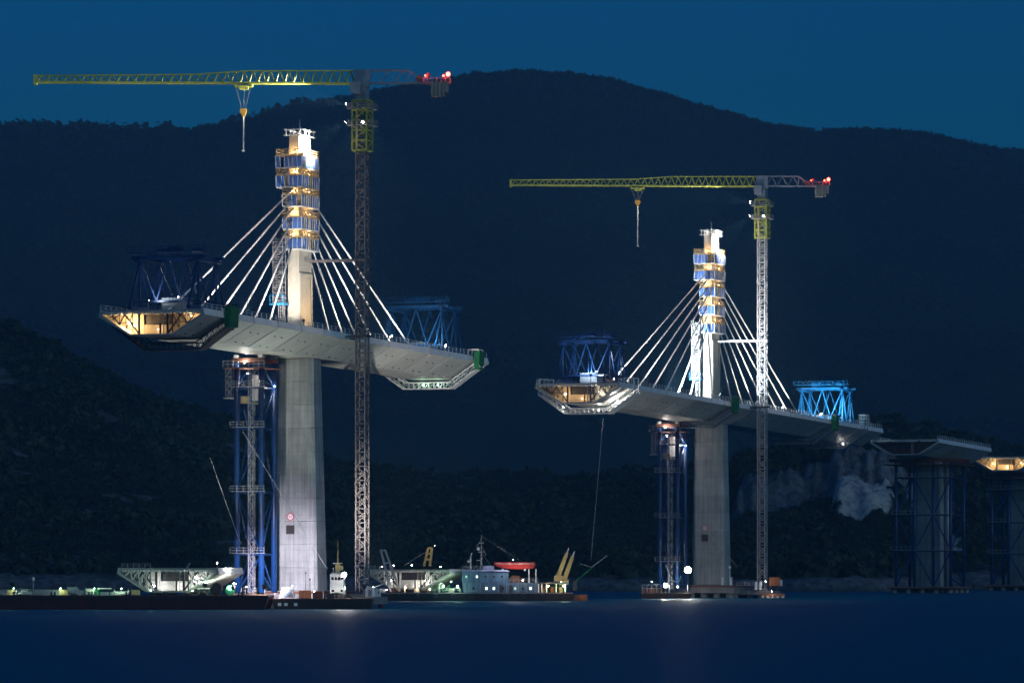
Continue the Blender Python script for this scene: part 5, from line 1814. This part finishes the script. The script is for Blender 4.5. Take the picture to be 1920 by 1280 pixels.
for x in (-1.4, 1.1):
    o = loose('mooring_post', 'white mooring post %s of the short lamp post' % ('left' if x < 0 else 'right'), 'post', MB().tube(BR(T2 - 7.3, 7.0 + x, 3.6), BR(T2 - 7.3, 7.0 + x, 5.6), 0.32, n=10).tube(BR(T2 - 7.3, 7.0 + x, 5.6), BR(T2 - 7.3, 7.0 + x, 5.75), 0.4, n=10), M['white'])

# ---- signs on the two main piers
def sign(t, who):
    yf = -3.1 + 0.5 * (1.2 * (17.0 - PIER_B) / 49.0) - 0.02
    z = 19.3
    r_ = bthing('clearance_sign', 'round red-ringed clearance sign on the %s pier' % who, 'sign', t, -0.9, z - 0.9)
    MB().tube((0, yf, 0.9), (0, yf - 0.06, 0.9), 0.82, n=32).build('ring', M['redsign'], r_)
    MB().tube((0, yf - 0.05, 0.9), (0, yf - 0.085, 0.9), 0.60, n=32).build('face', M['white'], r_)
    cu = bpy.data.curves.new('numeral', 'FONT')
    cu.body = '50'
    cu.size = 0.85
    cu.align_x = 'CENTER'
    cu.align_y = 'CENTER'
    cu.extrude = 0.01
    tmp = bpy.data.objects.new('numeral_source', cu)
    COL.objects.link(tmp)
    bpy.context.view_layer.update()
    me = bpy.data.meshes.new_from_object(tmp.evaluated_get(bpy.context.evaluated_depsgraph_get()))
    bpy.data.objects.remove(tmp)
    me.materials.clear()
    me.materials.append(M['redsign'])
    o = put('numeral', me, r_, (0, yf - 0.10, 0.9))
    o.rotation_euler = (R(90), 0, 0)
    r2 = bthing('inspection_hatch', 'square black board below the round sign on the %s pier' % who, 'board', t, -0.9, z - 3.6)
    MB().b2(-0.85, 0.85, yf - 0.09, yf - 0.02, 0.0, 1.7).build('panel', M['black'], r2)
    MB().b2(-0.95, 0.95, yf - 0.05, yf - 0.015, -0.1, 1.8).build('frame', M['dark'], r2)
sign(0, 'nearer')
sign(T2, 'farther')

# ---- guy ropes
def guy(label, a, b_, r=0.06):
    a, b_ = Vector(a), Vector(b_)
    o = thing('guy_rope', label, 'rope', b_)
    MB().tube((0, 0, 0), a - b_, r).build('rope', M['rope'], o)
    MB().b2(-0.2, 0.2, -0.2, 0.2, -0.25, 0.15).build('shackle', M['dark'], o)
guy('thin rope slanting down from upper left to the left support tower foot', at(394, 858, 872), at(450, 1016, 872))
guy('long thin dark rope slanting across the nearer pier face', at(455, 808, 872), at(612, 1064, 870), 0.05)
guy('thin slanting rope across the farther pier face', at(1303, 968, 1140), at(1382, 1062, 1138), 0.05)
guy('faint red-lit hoist rope hanging below the farther deck', at(1131, 785, 1062), at(1108, 1050, 1062), 0.05)
# ================================================================== LAMPS THE SITE SHOWS, AND SOME ADDED
K = 1.0
# crane floodlights on the pylon heads; those along the jibs are added to brighten them
for (t, zj, who, ph, pj) in ((0.3, Z1, 'nearer', 150000, 230000), (T2 + 1.5, Z2, 'farther', 150000, 130000)):
    zc = zj - 14.2 + 5.2 + 0.9
    u0 = 14.3
    lamp('floodlight on the %s crane cage aimed at the pylon head' % who, BR(t - 2.2, u0 - 2.8, zc), BR(t - 0.6, 1.0, 97.6), ph * K, 'white', 46, 0.45)
    lamp('added floodlight under the %s crane head brightening the jib' % who, BR(t - 2.4, u0 - 2.7, zj - 4.4), BR(t, u0, 0) + Vector((-34, 3, zj + 0.5)), pj * K, 'white', 46, 0.32, blend=0.9)

    for s_, word in ((-1, 'left'), (1, 'right')):
        lamp('floodlight on the %s crane cage aimed down at the %s deck edge' % (who, word), BR(t + s_ * 2.6, u0 + 1.2, zc - 0.3), BR(t + s_ * 38, 12.5, deck_z(t)), (62000 if who == 'nearer' else 42000) * K, 'pale', 68, 0.3, blend=0.9)

# warm work lamps on every tier of the formwork
tiers = ['topmost', 'second', 'third', 'fourth', 'lowest']
for t, bots, who in ((0, BOT1, 'nearer'), (T2, BOT2, 'farther')):
    for i, zb in enumerate(bots):
        bulb('warm lamp on the %s tier, camera side of the %s pylon formwork' % (tiers[i], who), BR(t - 4.05, 0.2 + 0.3 * (i % 2), zb + 3.5), 1300 * K, 'amber', 0.15, group='work lamps on the formwork tiers')
        bulb('warm lamp on the %s tier, right side of the %s pylon formwork' % (tiers[i], who), BR(t + 0.6 * (i % 2), 2.15, zb + 3.5), 1000 * K, 'amber', 0.15, group='work lamps on the formwork tiers')

def on_deck(label, t, u, aim, p, col='white', ang=80, size=0.5, h=2.2):
    return lamp(label, BR(t, u, deck_z(t) + h), aim, p * K, col, ang, size, post=h)
# nearer deck
for tc_, sg, who, feet_, pw in ((0, -1, 'nearer', (22, 48), 42000), (0, 1, 'nearer', (26, 58), 42000), (T2, -1, 'farther', (58, 84), 60000), (T2, 1, 'farther', (34, 72), 60000)):
    for j, ft in enumerate(feet_):
        td = tc_ + sg * ft
        on_deck('%s deck floodlight %s of the %s pylon lighting its cables' % (('inner', 'outer')[j], 'left' if sg < 0 else 'right', who), td, 10.4, BR(td - sg * 9, 0, 74 if j == 0 else 66), pw, 'white', 100, 0.4, h=1.4)
on_deck('small deck floodlight before the nearer pylon shaft', -13, 1.0, BR(-3, 0, 66), 9000, 'white', 60)
on_deck('warm deck floodlight on the right side of the nearer pylon shaft', -1.5, 9.0, BR(0.5, 1.3, 64), 5200, 'warm', 70)
# farther deck
on_deck('bright deck floodlight at the cable feet left of the farther pylon', T2 - 33, -1.4, BR(T2 - 4, 0, 69), 380000, 'cool', 78, 0.7)
on_deck('deck floodlight at the foot of the farther crane mast', T2 - 14, 7.0, BR(T2 + 1.5, 14.3, 82), 90000, 'white', 56)
on_deck('low cyan-white floodlight beside the bright derrick frame', T2 + 101, 3.0, BR(T2 + 112, 0, deck_z(T2) + 8), 11000, 'cyan', 120, 0.5)
on_deck('second cyan-white floodlight right of the bright derrick frame', T2 + 98, 8.5, BR(T2 + 112, -2, deck_z(T2) + 6), 13000, 'cyan', 110, 0.45)
on_deck('dim cyan floodlight beside the right derrick of the nearer deck', 60, 6.0, BR(70, 0, deck_z(70) + 8), 2800, 'cyan', 110, 0.35)
on_deck('small floodlight on the left derrick of the farther deck', T2 - 108, 3.0, BR(T2 - 99, 0, deck_z(T2) + 10), 12000, 'cool', 110, 0.35)
bulb('small white lamp by the machine house of farther left derrick', BR(T2 - 104, 3.2, deck_z(T2 - 104) + 3.2), 260, 'white', 0.2)
bulb('small warm lamp beside the left tip of the farther deck', BR(T2 - 97, 9.8, deck_z(T2 - 97) + 1.8), 200, 'warm', 0.2)
bulb('small dim lamp by the machine house of nearer left derrick', BR(-66, 2.6, deck_z(-66) + 3.0), 90, 'white', 0.15)
on_deck('dim floodlight inside the left derrick of the nearer deck', -68, -3.0, BR(-60, 0, deck_z(-60) + 10), 1800, 'cool', 110, 0.3)

# inside the open girder ends
for (t, u, dz, p, col, r, lb) in (
        (E1[0] + 1.7, -5.6, -2.3, 5200, 'amber', 0.45, 'glaring warm lamp in the left cell of nearer deck end'),
        (E1[0] + 1.5, -4.2, -2.9, 1500, 'amber', 0.30, 'warm lamp low in the left cell of nearer deck end'),
        (E1[0] + 1.6, 7.9, -1.3, 700, 'amber', 0.30, 'warm star-like lamp in the right cell of nearer deck end'),
        (E1[0] + 2.4, 0.4, -3.7, 330, 'amber', 0.14, 'small warm lamp in the middle cell of nearer deck end'),
        (E1[0] + 0.6, -11.0, -0.2, 60, 'amber', 0.17, 'small warm lamp on the left tip of nearer deck end'),
        (E1[0] + 0.4, 10.9, -0.2, 60, 'amber', 0.17, 'small warm lamp on the right tip of nearer deck end'),
        (E2[0] + 1.5, -3.9, -2.6, 800, 'amber', 0.32, 'warm lamp in the left cell of farther deck end'),
        (E2[0] + 2.4, 0.3, -3.7, 420, 'amber', 0.14, 'small warm lamp in the middle cell of farther deck end'),
        (E2[0] + 1.8, 5.4, -2.4, 900, 'white', 0.16, 'white lamp in the right cell of farther deck end'),
        (E4[0] + 1.6, -4.6, -2.4, 2600, 'amber', 0.36, 'warm lamp in the left cell of the right-edge deck end'),
        (E4[0] + 2.4, 0.4, -3.6, 1500, 'amber', 0.26, 'warm lamp in the middle cell of the right-edge deck end'),
        (E4[0] + 1.6, 5.5, -2.2, 1500, 'amber', 0.26, 'warm lamp in the right cell of the right-edge deck end')):
    bulb(lb, BR(t, u, deck_z(t) + dz), p * K, col, r)
# under-deck gantries
for t, u, dz, p, col, lb in (
        (T2 - 102, 8.2, -4.4, 8000, 'white', 'white lamp under the right slope of farther deck end'),
        (T2 - 99, 2.0, -6.2, 3000, 'white', 'white lamp on the gantry floor under farther deck end'),
        (T2 - 102, -6.5, -5.6, 500, 'white', 'white lamp on the left arm of farther deck end gantry'),
        (74, -1.4, -6.3, 500, 'green', 'greenish lamp, left of two under the nearer right gantry'),
        (74, 2.2, -6.3, 500, 'green', 'greenish lamp, right of two under the nearer right gantry'),
        (T2 + 110, 6.0, -5.6, 300, 'white', 'tiny lamp on the gantry at farther deck right tip')):
    bulb(lb, BR(t, u, deck_z(t) + dz), p * K, col, 0.18)
# support tower heads
for t0, u0, zt, w_, who, ps in ((-13.2, -4.4, deck_z(-13) - 5.02, 5.6, 'nearer', (2600, 1700, 1200)), (T2 - 16, -6.0, deck_z(T2 - 16) - 5.02, 5.0, 'farther', (3000, 2600, 2200))):
    bulb('white lamp on top of the %s support tower, under the deck' % who, BR(t0 - 4.2, u0 - 0.6, zt - 1.7), ps[0] * K, 'white', 0.22)
    bulb('white lamp below the head platform of the %s support tower' % who, BR(t0 - 2.4, u0 - 0.8, zt - 3.9), ps[1] * K, 'white', 0.2)
    bulb('white lamp between %s support tower and its pier' % who, BR(t0 + 1.6, u0 + w_ / 2 + 0.9, zt - 6.5), ps[2] * K, 'white', 0.2)

# floodlights near the water at the nearer pier
lamp('wide floodlight on the barge lighting the nearer deck from below', (-56.5, 849, 5.2), BR(-25, 4, 53), 75000 * K, 'mint', 95, 0.5, post=2.3)
lamp('floodlight on the pontoon lighting the right half of the nearer deck', (-30.5, 856, 4.6), BR(56, 7, 53), 230000 * K, 'white', 46, 0.6, post=2.4, blend=0.8)
lamp('lilac floodlight before the foot of the nearer pier', (-50.4, 848, 4.6), BR(-3, -1.0, 7), 150000 * K, 'lilac', 62, 0.5, post=1.7, blend=1.0)
lamp('greenish floodlight on the barge washing the nearer pier', (-62.5, 848, 5.0), BR(-3, -2.5, 30), 24000 * K, 'green', 60, 0.5, post=2.1, blend=1.0)
lamp('brilliant white floodlight facing the camera beside the white tug', at(645, 1077, 856), (-30, 600, 8), 6000 * K, 'white', 150, 0.55, post=4.2)
bulb('white lamp lighting the front of the tug wheelhouse', (-34.6, 861.5, 4.3), 2600 * K, 'white', 0.3)
# farther pier
lamp('most brilliant floodlight, on a post before the farther pier', at(1290, 1068, 1131), (30, 700, 9), 13000 * K, 'white', 150, 0.95, post=6.2)
lamp('brilliant floodlight low on the pontoon of the farther pier', at(1248, 1097, 1127), (28, 700, 8), 7000 * K, 'white', 150, 0.6, post=1.9)
bulb('added white spill lamp on the pontoon beside the farther support tower', (fx(1272), FY + 5, 3.2), 6000 * K, 'white', 0.25)  # added fill standing in for spill from the post floodlight
bulb('small lamp on the orange boards of the farther pontoon', (fx(1222), FY - 0.6, 4.6), 420 * K, 'white', 0.16)
bulb('small lamp by the silos of the farther crane foot', (C2.x + 0.6, C2.y - 5.4, 4.6), 420 * K, 'white', 0.14)
bulb('small lamp over the float below the farther crane', (C2.x + 2.0, C2.y - 10, 1.9), 160 * K, 'white', 0.12)
# barge
S0 = Vector((-68.2, 857.0, 3.42))
def seg_pt(base, x, y, z):
    return base + NX * x + AX * y + Vector((0, 0, z))
bulb('white lamp in the left cell of the barge segment', seg_pt(S0, -3.7, -4.8, 1.3), 900 * K, 'white', 0.34)
bulb('white lamp in the right cell of the barge segment', seg_pt(S0, 5.4, -4.0, 2.6), 1700 * K, 'white', 0.2)
bulb('white lamp in the middle cell of the barge segment', seg_pt(S0, 1.0, -3.6, 1.1), 280 * K, 'white', 0.12)
lamp('floodlight on the barge shining on the segment slope', (-56.8, 847.6, 4.4), seg_pt(S0, 8, 2, 2.5), 9000 * K, 'white', 80, 0.4, post=1.5)
for i, (x, y, p, lb) in enumerate([(-101.5, 849, 500, 'green-white lamp on the far left of the barge'), (-92.0, 849.5, 700, 'green-white lamp by the pallets on the barge'),
                                   (-85.0, 848.4, 700, 'green-white lamp by the second winch on the barge'), (-79.5, 848.6, 700, 'green-white lamp left of the barge segment')]):
    bulb(lb, (x, y, 4.3), p * K, 'green', 0.12)
for x, y, z, p, lb in ((-54.2, 850, 4.6, 900, 'pinkish white lamp at the right end of barge'), (-51.5, 866, 4.7, 1400, 'white lamp at the foot of nearer support tower'),
                       (-45.0, 853.5, 4.8, 500, 'white lamp by the grey hopper on the pontoon'), (-40.5, 853.4, 3.7, 350, 'white lamp by the pontoon containers')):
    bulb(lb, (x, y, z), p * K, 'lilac', 0.15)
# working ship
for px_, py_, dy, p, col, r, lb in (
        (831, 1098, -0.5, 1500, 'green', 0.34, 'bright lamp on the ship rail left of the deckhouse'),
        (858, 1099, -0.5, 1500, 'green', 0.34, 'bright lamp on the ship rail touching the deckhouse'),
        (760, 1101, 0.6, 900, 'warm', 0.22, 'warm lamp at the foot of the tall A-frame'),
        (1028, 1098, 1.2, 600, 'warm', 0.26, 'warm lamp under the aft platform of the ship'),
        (1057, 1098, 1.2, 1100, 'green', 0.28, 'greenish lamp under the aft platform of the ship'),
        (1052, 1090, -1.5, 1300, 'warm', 0.12, 'lamp lighting the cream crane legs of the ship'),
        (962, 1049, -2.5, 6000, 'white', 0.10, 'small added lamp brightening the red lifeboat from above'),  # white lamp added to make the red hull bright
        (700, 1100, -9.0, 300, 'white', 0.12, 'small lamp before the little workboat cabin'),
        (815, 1022, 3.0, 700, 'warm', 0.10, 'small lamp atop the cream lifting frame')):
    bulb(lb, at(px_, py_, SY + dy), p * K, col, r)
S1 = Vector((sx_(780), SY + 10.2, 2.95))
bulb('white lamp in the right cell of the ship segment', seg_pt(S1, 4.0, -4.0, 2.2), 600 * K, 'white', 0.22)
bulb('white lamp in the left cell of the ship segment', seg_pt(S1, -5.2, -4.6, 2.2), 300 * K, 'white', 0.16)
bulb('white lamp in the middle cell of the ship segment', seg_pt(S1, 1.0, -3.6, 1.2), 280 * K, 'white', 0.12)

for i, (px_, py_, dy, p, col, lb) in enumerate((
        (716, 1062, 8.0, 120, 'white', 'tiny white lamp over the left tip of the ship segment'),
        (738, 1060, 8.0, 120, 'white', 'tiny white lamp left of the slack stay ropes'),
        (772, 1059, 8.0, 120, 'white', 'tiny white lamp between stay ropes and cream frame'),
        (826, 1062, 8.0, 140, 'white', 'tiny white lamp over the right part of ship segment'),
        (846, 1090, 0.4, 300, 'green', 'small greenish lamp above the two bright rail lamps'),
        (806, 1104, 0.2, 260, 'green', 'small greenish lamp on the ship rail under the segment'),
        (782, 1104, 0.2, 220, 'warm', 'small warm lamp low on the ship fore deck'),
        (725, 1105, 0.2, 260, 'white', 'small white lamp at the very bow of the ship'),
        (980, 1087, 1.0, 200, 'warm', 'small warm lamp beneath the red lifeboat'))):
    bulb(lb, at(px_, py_, SY + dy), p * K, col, 0.17)
for i, (x, y, z, p, lb) in enumerate(((-113.0, 849, 4.0, 300, 'greenish lamp nearest the left picture edge on the barge'), (-73.5, 848.2, 3.9, 300, 'greenish lamp under the middle of the barge segment'),
                                      (-65.0, 848.0, 3.8, 320, 'greenish lamp left of the black tyre on the barge'))):
    bulb(lb, (x, y, z), p * K, 'green', 0.14)
# ================================================================== evening haze
hz = MB().b2(-2900, 2900, -120, 7200, -120, 860).build('haze', None)
mh = bpy.data.materials.new('evening_haze')
mh.use_nodes = True
N, L = mh.node_tree.nodes, mh.node_tree.links
for n_ in list(N):
    N.remove(n_)
pv = N.new('ShaderNodeVolumePrincipled')
pv.inputs['Color'].default_value = (0.38, 0.74, 1.0, 1)
pv.inputs['Density'].default_value = 0.000095
pv.inputs['Anisotropy'].default_value = 0.2
ov = N.new('ShaderNodeOutputMaterial')
L.new(pv.outputs[0], ov.inputs['Volume'])
hz.data.materials.append(mh)
hz['kind'] = 'stuff'
tag(hz, 'thin blue evening haze over the strait', 'haze')
